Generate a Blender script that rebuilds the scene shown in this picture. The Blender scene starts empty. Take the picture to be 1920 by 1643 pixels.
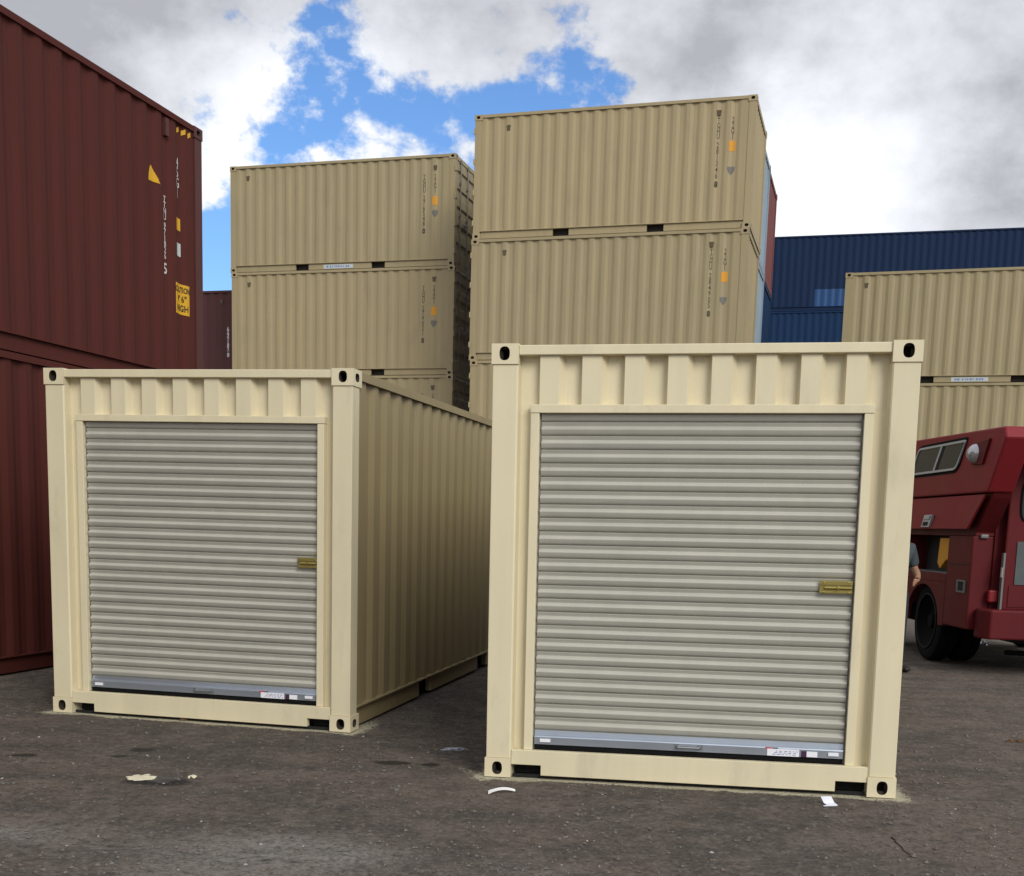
import bpy, bmesh, math, random
from mathutils import Vector, Matrix, noise
random.seed(7)
R = math.radians
scn = bpy.context.scene
C = scn.collection

# ------------------------------------------------------------------ camera
F_PX, CY_PX, PITCH, ROLL, EYE = 2200.0, 1303.2, -0.1428, 0.0284, 1.532
fw = Vector((0, math.cos(PITCH), math.sin(PITCH)))
up = Vector((0, -math.sin(PITCH), math.cos(PITCH)))
rt = Vector((1, 0, 0))
r2 = rt * math.cos(ROLL) + up * math.sin(ROLL)
u2 = -rt * math.sin(ROLL) + up * math.cos(ROLL)
cd = bpy.data.cameras.new('camera')
cam = bpy.data.objects.new('camera', cd); C.objects.link(cam)
cd.sensor_fit = 'HORIZONTAL'; cd.sensor_width = 36.0
cd.lens = 36.0 * F_PX / 1920.0
cd.shift_y = (CY_PX - 1643 / 2) / 1920.0
cd.clip_start = 0.05; cd.clip_end = 2000
m = Matrix((r2, u2, -fw)).transposed().to_4x4(); m.translation = Vector((0, 0, EYE))
cam.matrix_world = m
scn.camera = cam
def ray(px, py):
    return (fw + r2 * (px - 960) / F_PX - u2 * (py - CY_PX) / F_PX).normalized()
def ground_at(px, py, z=0.0):
    d = ray(px, py); t = (z - EYE) / d.z
    return Vector((0, 0, EYE)) + d * t

scn.view_settings.view_transform = 'Standard'
scn.view_settings.look = 'None'
scn.view_settings.gamma = 1.0
scn.view_settings.use_curve_mapping = False
scn.view_settings.exposure = 0.12

# ------------------------------------------------------------------ sky and sun
SUN_EL, SUN_AZ = 34.0, 154.0      # azimuth measured from +y towards +x: right of and behind the viewer
w = bpy.data.worlds.new('World'); scn.world = w; w.use_nodes = True
nt = w.node_tree; nt.nodes.clear()
def N(tree, typ, **kw):
    n = tree.nodes.new(typ)
    for k, v in kw.items():
        if k.startswith('i_'):
            key = k[2:]
            n.inputs[int(key) if key.isdigit() else key].default_value = v
        else: setattr(n, k, v)
    return n
def L(tree, a, ao, b, bi): tree.links.new(a.outputs[ao], b.inputs[bi])
def wmath(op, a, b=None, c=None, clamp=False):
    n = nt.nodes.new('ShaderNodeMath'); n.operation = op; n.use_clamp = clamp
    for i, v in enumerate((a, b, c)):
        if v is None: continue
        if isinstance(v, (int, float)): n.inputs[i].default_value = v
        else: nt.links.new(v, n.inputs[i])
    return n.outputs[0]
tc = N(nt, 'ShaderNodeTexCoord')
sky = N(nt, 'ShaderNodeTexSky', sky_type='NISHITA', sun_disc=False)
sky.sun_elevation = R(SUN_EL); sky.sun_rotation = R(SUN_AZ)
sky.air_density = 1.0; sky.dust_density = 0.4; sky.ozone_density = 2.2
def wnoise(scale, detail, rough, off=(0, 0, 0), stretch=(1, 1, 1.7), vec=None):
    mp = N(nt, 'ShaderNodeMapping'); mp.inputs['Location'].default_value = off; mp.inputs['Scale'].default_value = stretch
    nt.links.new(vec if vec else tc.outputs['Generated'], mp.inputs['Vector'])
    n = N(nt, 'ShaderNodeTexNoise'); n.inputs['Scale'].default_value = scale
    n.inputs['Detail'].default_value = detail; n.inputs['Roughness'].default_value = rough
    L(nt, mp, 0, n, 'Vector'); return n
# ragged edges: bend the direction with noise before asking where the gaps in the cover are
warp = wnoise(8.0, 8, 0.60, (3.1, 0.4, 1.2))
vm = N(nt, 'ShaderNodeVectorMath', operation='SUBTRACT'); L(nt, warp, 'Color', vm, 0); vm.inputs[1].default_value = (0.5, 0.5, 0.5)
vs = N(nt, 'ShaderNodeVectorMath', operation='SCALE'); L(nt, vm, 0, vs, 0); vs.inputs['Scale'].default_value = 0.10
va = N(nt, 'ShaderNodeVectorMath', operation='ADD'); L(nt, vs, 0, va, 0); L(nt, tc, 'Generated', va, 1)
vn = N(nt, 'ShaderNodeVectorMath', operation='NORMALIZE'); L(nt, va, 0, vn, 0)
def blob(px, py, sig):
    d = ray(px, py)
    dt = N(nt, 'ShaderNodeVectorMath', operation='DOT_PRODUCT'); L(nt, vn, 0, dt, 0); dt.inputs[1].default_value = d
    s2 = (sig / F_PX) ** 2
    q = wmath('MULTIPLY', wmath('SUBTRACT', dt.outputs['Value'], 1.0), 1.0 / s2)
    return wmath('EXPONENT', q)
def total(lst, start):
    acc = start
    for px, py, sig, amp in lst:
        acc = wmath('MULTIPLY_ADD', blob(px, py, sig), amp, acc)
    return acc
n1 = wnoise(5.0, 9, 0.58, (0.3, 0.0, 0.9)).outputs['Fac']
n2 = wnoise(2.6, 8, 0.55, (5.2, 1.0, 2.0)).outputs['Fac']
n3 = wnoise(19.0, 9, 0.60, (2.2, 4.0, 7.0), (1, 1, 1.3)).outputs['Fac']
cover = wmath('MULTIPLY_ADD', wmath('SUBTRACT', n1, 0.5), 1.6, 1.25)
cover = wmath('MULTIPLY_ADD', wmath('SUBTRACT', n3, 0.5), 4.6, cover)
BLUE = [(605, 110, 50, -0.67), (585, 190, 50, -0.38), (545, 255, 70, -0.80), (470, 290, 40, -0.46), (625, 40, 34, -0.63), (740, 260, 100, -0.71), (800, 140, 45, -0.50), (880, 205, 60, -0.42),
        (960, 175, 70, -0.63), (1075, 140, 62, -0.84), (1140, 185, 42, -0.63), (1010, 230, 90, -0.50), (405, 500, 80, -2.60), (425, 350, 34, -0.42)]
CLOUD = [(300, 130, 150, 0.4), (700, 235, 45, 0.35), (1560, 330, 260, 0.6), (1480, 60, 200, 0.4), (870, 50, 90, 0.4), (1770, 200, 200, 0.3), (1250, 90, 60, 0.3)]
cover = total(BLUE + CLOUD, cover)
alpha = N(nt, 'ShaderNodeMapRange', interpolation_type='SMOOTHSTEP'); nt.links.new(cover, alpha.inputs['Value'])
alpha.inputs['From Min'].default_value = 0.15; alpha.inputs['From Max'].default_value = 0.95
WHITE = [(330, 150, 120, 0.36), (500, 200, 80, 0.25), (690, 230, 70, 0.25), (1550, 350, 130, 0.62), (1480, 270, 50, 0.2), (640, 130, 80, 0.2),
         (420, 330, 60, 0.3), (1660, 400, 120, 0.2)]
GREY = [(100, 60, 150, -0.42), (330, 10, 120, -0.36), (950, 20, 150, -0.16), (1830, 220, 150, -0.26), (1380, 110, 140, -0.24), (1880, 330, 90, -0.12), (1480, 20, 120, -0.15)]
bright = wmath('MULTIPLY_ADD', wmath('SUBTRACT', n2, 0.5), 1.5, 0.54)
bright = wmath('MULTIPLY_ADD', wmath('SUBTRACT', n3, 0.5), 0.8, bright)
bright = total(WHITE + GREY, bright)
ramp = N(nt, 'ShaderNodeValToRGB'); nt.links.new(bright, ramp.inputs['Fac'])
e = ramp.color_ramp.elements
SKY_STRENGTH = 0.1
def k(c): return (c[0] / SKY_STRENGTH, c[1] / SKY_STRENGTH, c[2] / SKY_STRENGTH, 1)
e[0].position = 0.08; e[0].color = k((0.43, 0.44, 0.48))
e[1].position = 0.95; e[1].color = k((0.98, 0.99, 1.0))
x = e.new(0.45); x.color = k((0.68, 0.70, 0.75))
x = e.new(0.70); x.color = k((0.84, 0.87, 0.92))
skyg = N(nt, 'ShaderNodeVectorMath', operation='MULTIPLY'); L(nt, sky, 0, skyg, 0); skyg.inputs[1].default_value = (0.86, 1.14, 1.48)
mix = N(nt, 'ShaderNodeMix', data_type='RGBA'); L(nt, alpha, 0, mix, 0); L(nt, skyg, 0, mix, 'A'); L(nt, ramp, 0, mix, 'B')
bg = N(nt, 'ShaderNodeBackground'); bg.inputs['Strength'].default_value = SKY_STRENGTH
L(nt, mix, 'Result', bg, 0)
wo = N(nt, 'ShaderNodeOutputWorld'); L(nt, bg, 0, wo, 0)

sd = bpy.data.lights.new('sun', 'SUN'); sd.energy = 2.0; sd.angle = R(28); sd.color = (1.0, 0.97, 0.91)
so = bpy.data.objects.new('sun', sd); C.objects.link(so)
sdir = Vector((math.sin(R(SUN_AZ)) * math.cos(R(SUN_EL)), math.cos(R(SUN_AZ)) * math.cos(R(SUN_EL)), math.sin(R(SUN_EL))))
so.rotation_euler = sdir.to_track_quat('Z', 'Y').to_euler(); so.location = (12, -12, 20)

# ------------------------------------------------------------------ materials
MATS = {}
def paint(name, col, rough=0.5, var=0.10, streak=0.10, stain=None, stain_amt=0.0, bump=0.15, dent=0.12, metal=0.0, spec=0.4, scale=1.0, stain_scale=2.2):
    mt = bpy.data.materials.new(name); mt.use_nodes = True; t = mt.node_tree
    b = t.nodes['Principled BSDF']; b.inputs['Roughness'].default_value = rough; b.inputs['Metallic'].default_value = metal
    b.inputs['Specular IOR Level'].default_value = spec
    tcn = N(t, 'ShaderNodeTexCoord'); oi = N(t, 'ShaderNodeObjectInfo')
    mu = N(t, 'ShaderNodeMath', operation='MULTIPLY'); L(t, oi, 'Random', mu, 0); mu.inputs[1].default_value = 37.0
    ad = N(t, 'ShaderNodeVectorMath', operation='ADD'); L(t, tcn, 'Object', ad, 0); L(t, mu, 0, ad, 1)
    def nz(sc, det, st=(1, 1, 1), ro=0.55):
        mp = N(t, 'ShaderNodeMapping'); mp.inputs['Scale'].default_value = st; L(t, ad, 0, mp, 0)
        n = N(t, 'ShaderNodeTexNoise'); n.inputs['Scale'].default_value = sc * scale; n.inputs['Detail'].default_value = det; n.inputs['Roughness'].default_value = ro
        L(t, mp, 0, n, 0); return n
    a = nz(1.3, 6); s = nz(9.0, 4, (1, 1, 0.07)); g = nz(70.0, 3)
    def ma(op, p, q):
        n = N(t, 'ShaderNodeMath', operation=op)
        for i, v in enumerate((p, q)):
            if isinstance(v, (int, float)): n.inputs[i].default_value = v
            else: t.links.new(v, n.inputs[i])
        return n.outputs[0]
    v1 = ma('MULTIPLY', ma('SUBTRACT', a.outputs['Fac'], 0.5), var * 2.6)
    v2 = ma('MULTIPLY', ma('SUBTRACT', s.outputs['Fac'], 0.5), streak * 2.2)
    v3 = ma('MULTIPLY', ma('SUBTRACT', g.outputs['Fac'], 0.5), var * 0.8)
    val = ma('ADD', ma('ADD', ma('ADD', v1, v2), v3), 1.0)
    hs = N(t, 'ShaderNodeVectorMath', operation='SCALE'); hs.inputs[0].default_value = col; t.links.new(val, hs.inputs['Scale'])
    out = hs.outputs[0]
    if stain:
        sn = nz(stain_scale, 9, (1, 1, 0.35), 0.65); mr = N(t, 'ShaderNodeMapRange'); t.links.new(sn.outputs['Fac'], mr.inputs[0])
        mr.inputs['From Min'].default_value = 0.56; mr.inputs['From Max'].default_value = 0.74; mr.inputs['To Max'].default_value = stain_amt
        mx = N(t, 'ShaderNodeMix', data_type='RGBA'); t.links.new(mr.outputs[0], mx.inputs[0]); t.links.new(out, mx.inputs['A'])
        mx.inputs['B'].default_value = (*stain, 1); out = mx.outputs['Result']
    t.links.new(out, b.inputs['Base Color'])
    rv = ma('ADD', ma('MULTIPLY', ma('SUBTRACT', a.outputs['Fac'], 0.5), 0.35), rough); t.links.new(rv, b.inputs['Roughness'])
    d = nz(2.2, 3)
    h = ma('ADD', ma('MULTIPLY', d.outputs['Fac'], dent), ma('MULTIPLY', g.outputs['Fac'], 0.02 * bump))
    bn = N(t, 'ShaderNodeBump'); bn.inputs['Strength'].default_value = 0.35; bn.inputs['Distance'].default_value = 0.03
    t.links.new(h, bn.inputs['Height']); L(t, bn, 0, b, 'Normal')
    MATS[name] = mt; return mt
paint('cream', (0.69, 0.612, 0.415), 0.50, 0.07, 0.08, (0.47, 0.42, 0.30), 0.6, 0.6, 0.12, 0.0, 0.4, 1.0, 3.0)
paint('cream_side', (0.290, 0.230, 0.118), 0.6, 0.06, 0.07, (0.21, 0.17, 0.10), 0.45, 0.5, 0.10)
paint('gap_brown', (0.075, 0.032, 0.020), 0.65, 0.12, 0.14, (0.04, 0.02, 0.014), 0.6)  # unseen flank colour, picked dark to lower the light in the gap
paint('tan', (0.335, 0.268, 0.148), 0.6, 0.06, 0.10, (0.25, 0.20, 0.125), 0.45)
paint('tan_warm', (0.355, 0.284, 0.157), 0.6, 0.06, 0.10, (0.26, 0.20, 0.12), 0.4)
paint('tan_olive', (0.326, 0.264, 0.147), 0.6, 0.06, 0.12, (0.23, 0.19, 0.12), 0.5)
paint('oxide', (0.080, 0.0200, 0.0155), 0.7, 0.10, 0.10, (0.07, 0.019, 0.016), 0.5, 0.15, 0.12, 0.0, 0.15)
paint('oxide_dark', (0.075, 0.021, 0.018), 0.6, 0.12, 0.14, (0.03, 0.012, 0.011), 0.5)
paint('maroon', (0.075, 0.019, 0.019), 0.65, 0.1, 0.12, (0.04, 0.016, 0.016), 0.5)
paint('navy', (0.009, 0.023, 0.062), 0.65, 0.1, 0.12, (0.010, 0.022, 0.05), 0.4, 0.15, 0.12, 0.0, 0.12)
paint('navy_lower', (0.009, 0.030, 0.080), 0.65, 0.1, 0.12, (0.010, 0.024, 0.06), 0.4, 0.15, 0.12, 0.0, 0.12)
paint('blue_patch', (0.008, 0.055, 0.17), 0.5, 0.08, 0.1)
paint('pale_blue', (0.24, 0.31, 0.37), 0.6, 0.12, 0.2, (0.08, 0.11, 0.14), 0.9)
paint('rose', (0.15, 0.038, 0.034), 0.6, 0.1, 0.12, (0.10, 0.03, 0.028), 0.5)
paint('curtain', (0.425, 0.41, 0.352), 0.38, 0.09, 0.08, None, 0, 0.3, 0.06, 0.0, 0.7)
paint('galvanised', (0.50, 0.55, 0.62), 0.34, 0.08, 0.03, (0.36, 0.39, 0.43), 0.4, 0.3, 0.03, 0.75)
paint('steel_grey', (0.30, 0.31, 0.32), 0.4, 0.1, 0.05, None, 0, 0.3, 0.03, 0.8)
paint('chrome', (0.75, 0.76, 0.77), 0.15, 0.05, 0.02, None, 0, 0.2, 0.02, 1.0)
paint('brass', (0.40, 0.32, 0.10), 0.35, 0.12, 0.05, (0.12, 0.09, 0.03), 0.6, 0.3, 0.03, 0.85, 0.5, 1.0, 30.0)
paint('rod_grey', (0.17, 0.17, 0.165), 0.5, 0.1, 0.05, None, 0, 0.3, 0.03, 0.4)
paint('rubber', (0.007, 0.007, 0.007), 0.85, 0.15, 0.05, (0.014, 0.013, 0.012), 0.5, 0.15, 0.12, 0.0, 0.1)
paint('black', (0.008, 0.008, 0.008), 0.8, 0.1, 0.02)
paint('interior', (0.02, 0.018, 0.016), 0.9, 0.1, 0.02)
paint('floor_dark', (0.035, 0.03, 0.026), 0.9, 0.1, 0.05)
paint('white_print', (0.62, 0.60, 0.58), 0.6, 0.12, 0.1, (0.25, 0.14, 0.13), 0.6, 0.1, 0.0, 0, 0.3, 1.0, 9.0)
paint('dark_print', (0.045, 0.035, 0.022), 0.6, 0.1, 0.05)
paint('black_print', (0.02, 0.017, 0.012), 0.6, 0.1, 0.05)
paint('yellow', (0.62, 0.34, 0.012), 0.55, 0.08, 0.06, (0.42, 0.22, 0.01), 0.4)
paint('orange', (0.62, 0.28, 0.02), 0.55, 0.08, 0.06)
paint('grey_print', (0.16, 0.145, 0.13), 0.6, 0.1, 0.05)
paint('pale_sticker', (0.48, 0.53, 0.52), 0.5, 0.1, 0.05)
paint('white_label', (0.80, 0.80, 0.84), 0.45, 0.03, 0.02)
paint('red_print', (0.6, 0.03, 0.03), 0.5, 0.05, 0.02)
paint('blue_print', (0.18, 0.22, 0.42), 0.5, 0.05, 0.02)
paint('purple_label', (0.05, 0.02, 0.055), 0.5, 0.1, 0.02)
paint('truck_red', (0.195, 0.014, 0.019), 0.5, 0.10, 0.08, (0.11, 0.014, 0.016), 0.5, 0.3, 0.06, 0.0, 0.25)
paint('truck_red_shaded', (0.098, 0.008, 0.010), 0.55, 0.14, 0.12, (0.05, 0.010, 0.010), 0.6, 0.3, 0.06, 0.0, 0.2)  # darker copy of the truck's red: shade on lower body and tail painted in
paint('glass_dark', (0.038, 0.046, 0.046), 0.2, 0.15, 0.02, None, 0, 0.1, 0.02, 0.0, 0.12)
paint('silver_trim', (0.42, 0.45, 0.46), 0.35, 0.06, 0.02, None, 0, 0.2, 0.02, 0.15)
paint('vent_shade', (0.10, 0.078, 0.046), 0.8)
paint('hole_shade', (0.05, 0.04, 0.028), 0.9, 0.1, 0.02)
paint('flange', (0.03, 0.029, 0.028), 0.7, 0.1, 0.05, None, 0, 0.15, 0.1, 0.0, 0.1)
paint('wheel_dark', (0.006, 0.006, 0.006), 0.8, 0.15, 0.05, None, 0, 0.15, 0.1, 0.0, 0.08)
paint('glass_dusty', (0.07, 0.085, 0.085), 0.4, 0.2, 0.1, (0.12, 0.06, 0.06), 0.4, 0.1, 0.02, 0.0, 0.5, 3.0)
paint('lens', (0.45, 0.45, 0.46), 0.2, 0.25, 0.05, None, 0, 0.2, 0.3, 0.5, 0.5, 6.0)
paint('shirt', (0.055, 0.075, 0.085), 0.85, 0.1, 0.05)
paint('denim', (0.03, 0.035, 0.05), 0.9, 0.12, 0.05)
paint('skin', (0.36, 0.19, 0.12), 0.55, 0.08, 0.02)
paint('hair', (0.02, 0.016, 0.013), 0.8, 0.1, 0.1)
paint('leather', (0.025, 0.02, 0.016), 0.6, 0.1, 0.05)
paint('timber', (0.10, 0.052, 0.028), 0.8, 0.2, 0.2, (0.04, 0.025, 0.018), 0.5)
paint('paper', (0.72, 0.73, 0.80), 0.7, 0.06, 0.02)
paint('plastic_white', (0.75, 0.74, 0.72), 0.4, 0.05, 0.02)
paint('wrapper', (0.30, 0.32, 0.36), 0.35, 0.3, 0.1, (0.10, 0.20, 0.42), 0.8, 0.3, 0.2, 0.3, 0.5, 6.0)
paint('wet_paint', (0.84, 0.77, 0.55), 0.22, 0.05, 0.02, None, 0, 0.2, 0.1)
paint('twig', (0.05, 0.038, 0.028), 0.9, 0.2, 0.1)
paint('crumpled_foil', (0.55, 0.55, 0.56), 0.3, 0.2, 0.05, None, 0, 0.3, 0.3, 0.7)
paint('stone', (0.135, 0.122, 0.108), 0.9, 0.35, 0.05)
paint('brown_stone', (0.135, 0.104, 0.082), 0.95, 0.4, 0.05)
paint('pale_stone', (0.34, 0.32, 0.30), 0.9, 0.3, 0.05)
pm = bpy.data.materials.new('puddle'); pm.use_nodes = True
pb = pm.node_tree.nodes['Principled BSDF']; pb.inputs['Base Color'].default_value = (0.02, 0.02, 0.022, 1); pb.inputs['Roughness'].default_value = 0.06
MATS['puddle'] = pm

# ------------------------------------------------------------------ mesh helpers
class MB:
    def __init__(s): s.v = []; s.f = []
    def add(s, vs, fs):
        o = len(s.v); s.v += [tuple(p) for p in vs]; s.f += [tuple(i + o for i in f) for f in fs]; return s
    def box(s, x0, x1, y0, y1, z0, z1):
        return s.add([(x0, y0, z0), (x1, y0, z0), (x1, y1, z0), (x0, y1, z0), (x0, y0, z1), (x1, y0, z1), (x1, y1, z1), (x0, y1, z1)],
                     [(0, 3, 2, 1), (4, 5, 6, 7), (0, 1, 5, 4), (1, 2, 6, 5), (2, 3, 7, 6), (3, 0, 4, 7)])
    def prism(s, pts, a, b, fn):
        """closed polygon pts (p,q) swept from a to b; fn(p,q,t) gives the point"""
        n = len(pts)
        vs = [fn(p, q, a) for p, q in pts] + [fn(p, q, b) for p, q in pts]
        fs = [(i, (i + 1) % n, n + (i + 1) % n, n + i) for i in range(n)] + [tuple(range(n))[::-1], tuple(range(n, 2 * n))]
        return s.add(vs, fs)
    def sheet(s, pts, a, b, fn):
        n = len(pts)
        vs = [fn(p, q, a) for p, q in pts] + [fn(p, q, b) for p, q in pts]
        return s.add(vs, [(i, i + 1, n + i + 1, n + i) for i in range(n - 1)])
    def tube(s, p0, p1, r0, r1=None, n=10, caps=True):
        p0 = Vector(p0); p1 = Vector(p1); r1 = r0 if r1 is None else r1
        d = (p1 - p0).normalized(); a = d.orthogonal().normalized(); b = d.cross(a)
        vs = [p0 + (a * math.cos(t) + b * math.sin(t)) * r0 for t in [2 * math.pi * i / n for i in range(n)]]
        vs += [p1 + (a * math.cos(t) + b * math.sin(t)) * r1 for t in [2 * math.pi * i / n for i in range(n)]]
        fs = [(i, (i + 1) % n, n + (i + 1) % n, n + i) for i in range(n)]
        if caps: fs += [tuple(range(n))[::-1], tuple(range(n, 2 * n))]
        return s.add(vs, fs)
    def lathe(s, prof, c, ax, n=28):
        """prof: (radius, offset along axis)"""
        c = Vector(c); ax = Vector(ax).normalized(); a = ax.orthogonal().normalized(); b = ax.cross(a)
        vs = []
        for r, h in prof:
            for i in range(n):
                t = 2 * math.pi * i / n; vs.append(c + ax * h + (a * math.cos(t) + b * math.sin(t)) * r)
        fs = []
        for j in range(len(prof) - 1):
            for i in range(n): fs.append((j * n + i, j * n + (i + 1) % n, (j + 1) * n + (i + 1) % n, (j + 1) * n + i))
        return s.add(vs, fs)
    def plate(s, o, u, v, inn, wu, wv, cu, cv, ru, rv, depth, pw=2.6):
        """rectangle o+[0,wu]u+[0,wv]v with a rounded hole that goes in by depth along inn"""
        o, u, v, inn = Vector(o), Vector(u), Vector(v), Vector(inn)
        angs = [2 * math.pi * i / 20 for i in range(20)]
        angs += [math.atan2(y - cv, x - cu) % (2 * math.pi) for x in (0, wu) for y in (0, wv)]
        angs = sorted(set(round(a, 5) for a in angs)); n = len(angs)
        outer, hole, back = [], [], []
        for a in angs:
            c, sn = math.cos(a), math.sin(a)
            ts = []
            if c > 1e-6: ts.append((wu - cu) / c)
            if c < -1e-6: ts.append(-cu / c)
            if sn > 1e-6: ts.append((wv - cv) / sn)
            if sn < -1e-6: ts.append(-cv / sn)
            tt = min(ts); outer.append(o + u * (cu + c * tt) + v * (cv + sn * tt))
            rr = (abs(c / ru) ** pw + abs(sn / rv) ** pw) ** (-1 / pw)
            h = o + u * (cu + c * rr) + v * (cv + sn * rr); hole.append(h); back.append(h + inn * depth)
        fs = []
        for i in range(n):
            j = (i + 1) % n; fs += [(i, j, n + j, n + i), (n + i, n + j, 2 * n + j, 2 * n + i)]
        fs.append(tuple(range(2 * n, 3 * n)))
        return s.add(outer + hole + back, fs)
    def xform(s, M):
        s.v = [tuple(M @ Vector(p)) for p in s.v]; return s
    def mesh(s, name, smooth=False, weld=False):
        me = bpy.data.meshes.new(name); me.from_pydata(s.v, [], s.f)
        bm = bmesh.new(); bm.from_mesh(me)
        if weld: bmesh.ops.remove_doubles(bm, verts=bm.verts, dist=1e-5)
        bmesh.ops.recalc_face_normals(bm, faces=bm.faces); bm.to_mesh(me); bm.free()
        if smooth:
            for p in me.polygons: p.use_smooth = True
            me.set_sharp_from_angle(angle=R(38))
        me.update(); return me
def link(name, me, mat, parent=None, bevel=0.0, kind=None):
    if isinstance(mat, str): mat = MATS[mat]
    o = bpy.data.objects.new(name, me); C.objects.link(o)
    if me is not None:
        if len(me.materials) == 0:
            me.materials.append(mat)
            if me.name.startswith('corner_casting'): me.materials.append(MATS['hole_shade'])
        elif me.materials[0] != mat:
            o.material_slots[0].link = 'OBJECT'; o.material_slots[0].material = mat
    if parent: o.parent = parent
    if bevel:
        b = o.modifiers.new('bevel', 'BEVEL'); b.width = bevel; b.segments = 2; b.limit_method = 'ANGLE'; b.angle_limit = R(40)
    if kind: o['kind'] = kind
    return o
def tag(o, label, cat, group=None):
    o['label'] = label; o['category'] = cat
    if group: o['group'] = group
    return o
def empty(name, M):
    o = bpy.data.objects.new(name, None); C.objects.link(o); o.matrix_world = M; o.empty_display_size = 0.3; return o
CACHE = {}
def cached(key, fn):
    if key not in CACHE: CACHE[key] = fn()
    return CACHE[key]

# ------------------------------------------------------------------ ground
CW, H8, H9, L20, L40 = 2.438, 2.591, 2.896, 6.058, 12.192
def tiltm(tx, ty): return Matrix.Rotation(tx, 4, 'X') @ Matrix.Rotation(ty, 4, 'Y')
def face_matrix(x, y, yaw, tx=0, ty=0, z=0): return Matrix.Translation((x, y, z)) @ Matrix.Rotation(yaw, 4, 'Z') @ tiltm(tx, ty)
M_RIGHT = face_matrix(1.0453, 6.8862, -0.1703, -0.0119, -0.0104, 0.0141)   # front bottom centre of the near right container
M_LEFT = face_matrix(-2.3654, 8.7190, -0.2183, 0.0058, 0.0020, 0.0055)
M_RED = face_matrix(-3.670, 13.991, 1.3011, 0, 0, 0.055)                   # its far lower corner; runs to local -x
PADS = [(M_RIGHT, (-CW / 2, CW / 2, 0, L20)), (M_LEFT, (-CW / 2, CW / 2, 0, L20)), (M_RED, (-L40, 0, 0, CW))]
PINV = [(M, M.inverted(), b) for M, b in PADS]
def pad_dist(x, y, i):
    M, Mi, b = PINV[i]; p = Mi @ Vector((x, y, M.translation.z))
    dx = max(b[0] - p.x, 0, p.x - b[1]); dy = max(b[2] - p.y, 0, p.y - b[3])
    return math.hypot(dx, dy), p
def ground_z(x, y, rough=True):
    z = 0.0; far = math.hypot(x, y - 8)
    fade = max(0.0, 1 - far / 60)
    h = (noise.noise(Vector((x * 0.45, y * 0.45, 0.3))) * 0.018 + noise.noise(Vector((x * 1.5, y * 1.5, 4.0))) * 0.010) * fade - 0.006
    if rough:
        h += (noise.noise(Vector((x * 4.5, y * 4.5, 9.0))) * 0.009 + noise.noise(Vector((x * 11, y * 11, 2.0))) * 0.006) * fade
    wsum, zs = 0.0, 0.0
    for i in range(3):
        d, p = pad_dist(x, y, i)
        if d > 2.4: continue
        M = PINV[i][0]
        wgt = math.exp(-(d / 0.75) ** 2)
        q = M @ Vector((p.x, p.y, 0.0))
        zz = q.z - 0.004 - (0.0 if not rough else 0.004 * abs(noise.noise(Vector((x * 9, y * 9, 1.0)))))
        wsum += wgt; zs += wgt * zz
    if wsum > 1: zs /= wsum; wsum = 1
    return h * (1 - wsum) + zs
def coords(lo, hi, step, far):
    c = []; v = lo
    while v <= hi: c.append(v); v += step
    a = c[:1]; s = step
    while a[0] > -far: s *= 1.28; a.insert(0, a[0] - s)
    s = step; b = []
    v = c[-1]
    while v < far: s *= 1.28; v += s; b.append(v)
    return a[:-1] + c + b
xs = coords(-5.2, 7.5, 0.045, 450); ys = coords(4.2, 11.5, 0.045, 450)
gv, spray, dust, wet = [], [], [], []
pud = ground_at(300, 1462); dust_spots = [(ground_at(520, 1585), 0.24, 1.1), (ground_at(430, 1640), 0.3, 1.1), (ground_at(640, 1605), 0.2, 0.9), (ground_at(20, 1560), 0.14, 0.8), (ground_at(1000, 1640), 0.2, 0.35), (ground_at(60, 1560), 0.35, 0.4), (ground_at(340, 1590), 0.3, 0.35)]
wet_spots = [(ground_at(268, 1406), 0.11, 0.07), (ground_at(45, 1418), 0.12, 0.06), (ground_at(225, 1418), 0.06, 0.05), (ground_at(735, 1428), 0.15, 0.07), (ground_at(806, 1431), 0.07, 0.08), (ground_at(490, 1612), 0.07, 0.03)]
smear = ground_at(865, 1435); smear2 = ground_at(910, 1462)
for y in ys:
    for x in xs:
        gv.append((x, y, ground_z(x, y)))
        s = 0.0
        # wisp of overspray leading away from the near corner
        for (ax, ay, bx, by, wd, am) in ((smear.x, smear.y, smear2.x, smear2.y, 0.035, 0.9),):
            vx, vy = bx - ax, by - ay; t = max(0, min(1, ((x - ax) * vx + (y - ay) * vy) / (vx * vx + vy * vy)))
            d = math.hypot(x - ax - t * vx, y - ay - t * vy); s = max(s, am * math.exp(-(d / wd) ** 2) * (0.35 + 0.65 * t))
        spray.append(min(1.0, s))
        dd = 0.0
        for c, r_, am in dust_spots:
            q = ((x - c.x) / (r_ * 1.5)) ** 2 + ((y - c.y) / r_) ** 2
            if q < 6: dd += am * math.exp(-q)
        dust.append(min(1, dd))
        ww = math.exp(-(((x - pud.x) / 0.20) ** 2 + ((y - pud.y + 0.02) / 0.13) ** 2))
        for c, ra, rb in wet_spots: ww = max(ww, 0.85 * math.exp(-(((x - c.x) / ra) ** 2 + ((y - c.y) / rb) ** 2)))
        wet.append(min(1, ww * 1.2))
nx, ny = len(xs), len(ys)
gf = [(j * nx + i, j * nx + i + 1, (j + 1) * nx + i + 1, (j + 1) * nx + i) for j in range(ny - 1) for i in range(nx - 1)]
gme = bpy.data.meshes.new('ground'); gme.from_pydata(gv, [], gf)
for nm, data in (('spray', spray), ('dust', dust), ('wet', wet)):
    at = gme.attributes.new(nm, 'FLOAT', 'POINT'); at.data.foreach_set('value', data)
for p in gme.polygons: p.use_smooth = True
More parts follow.
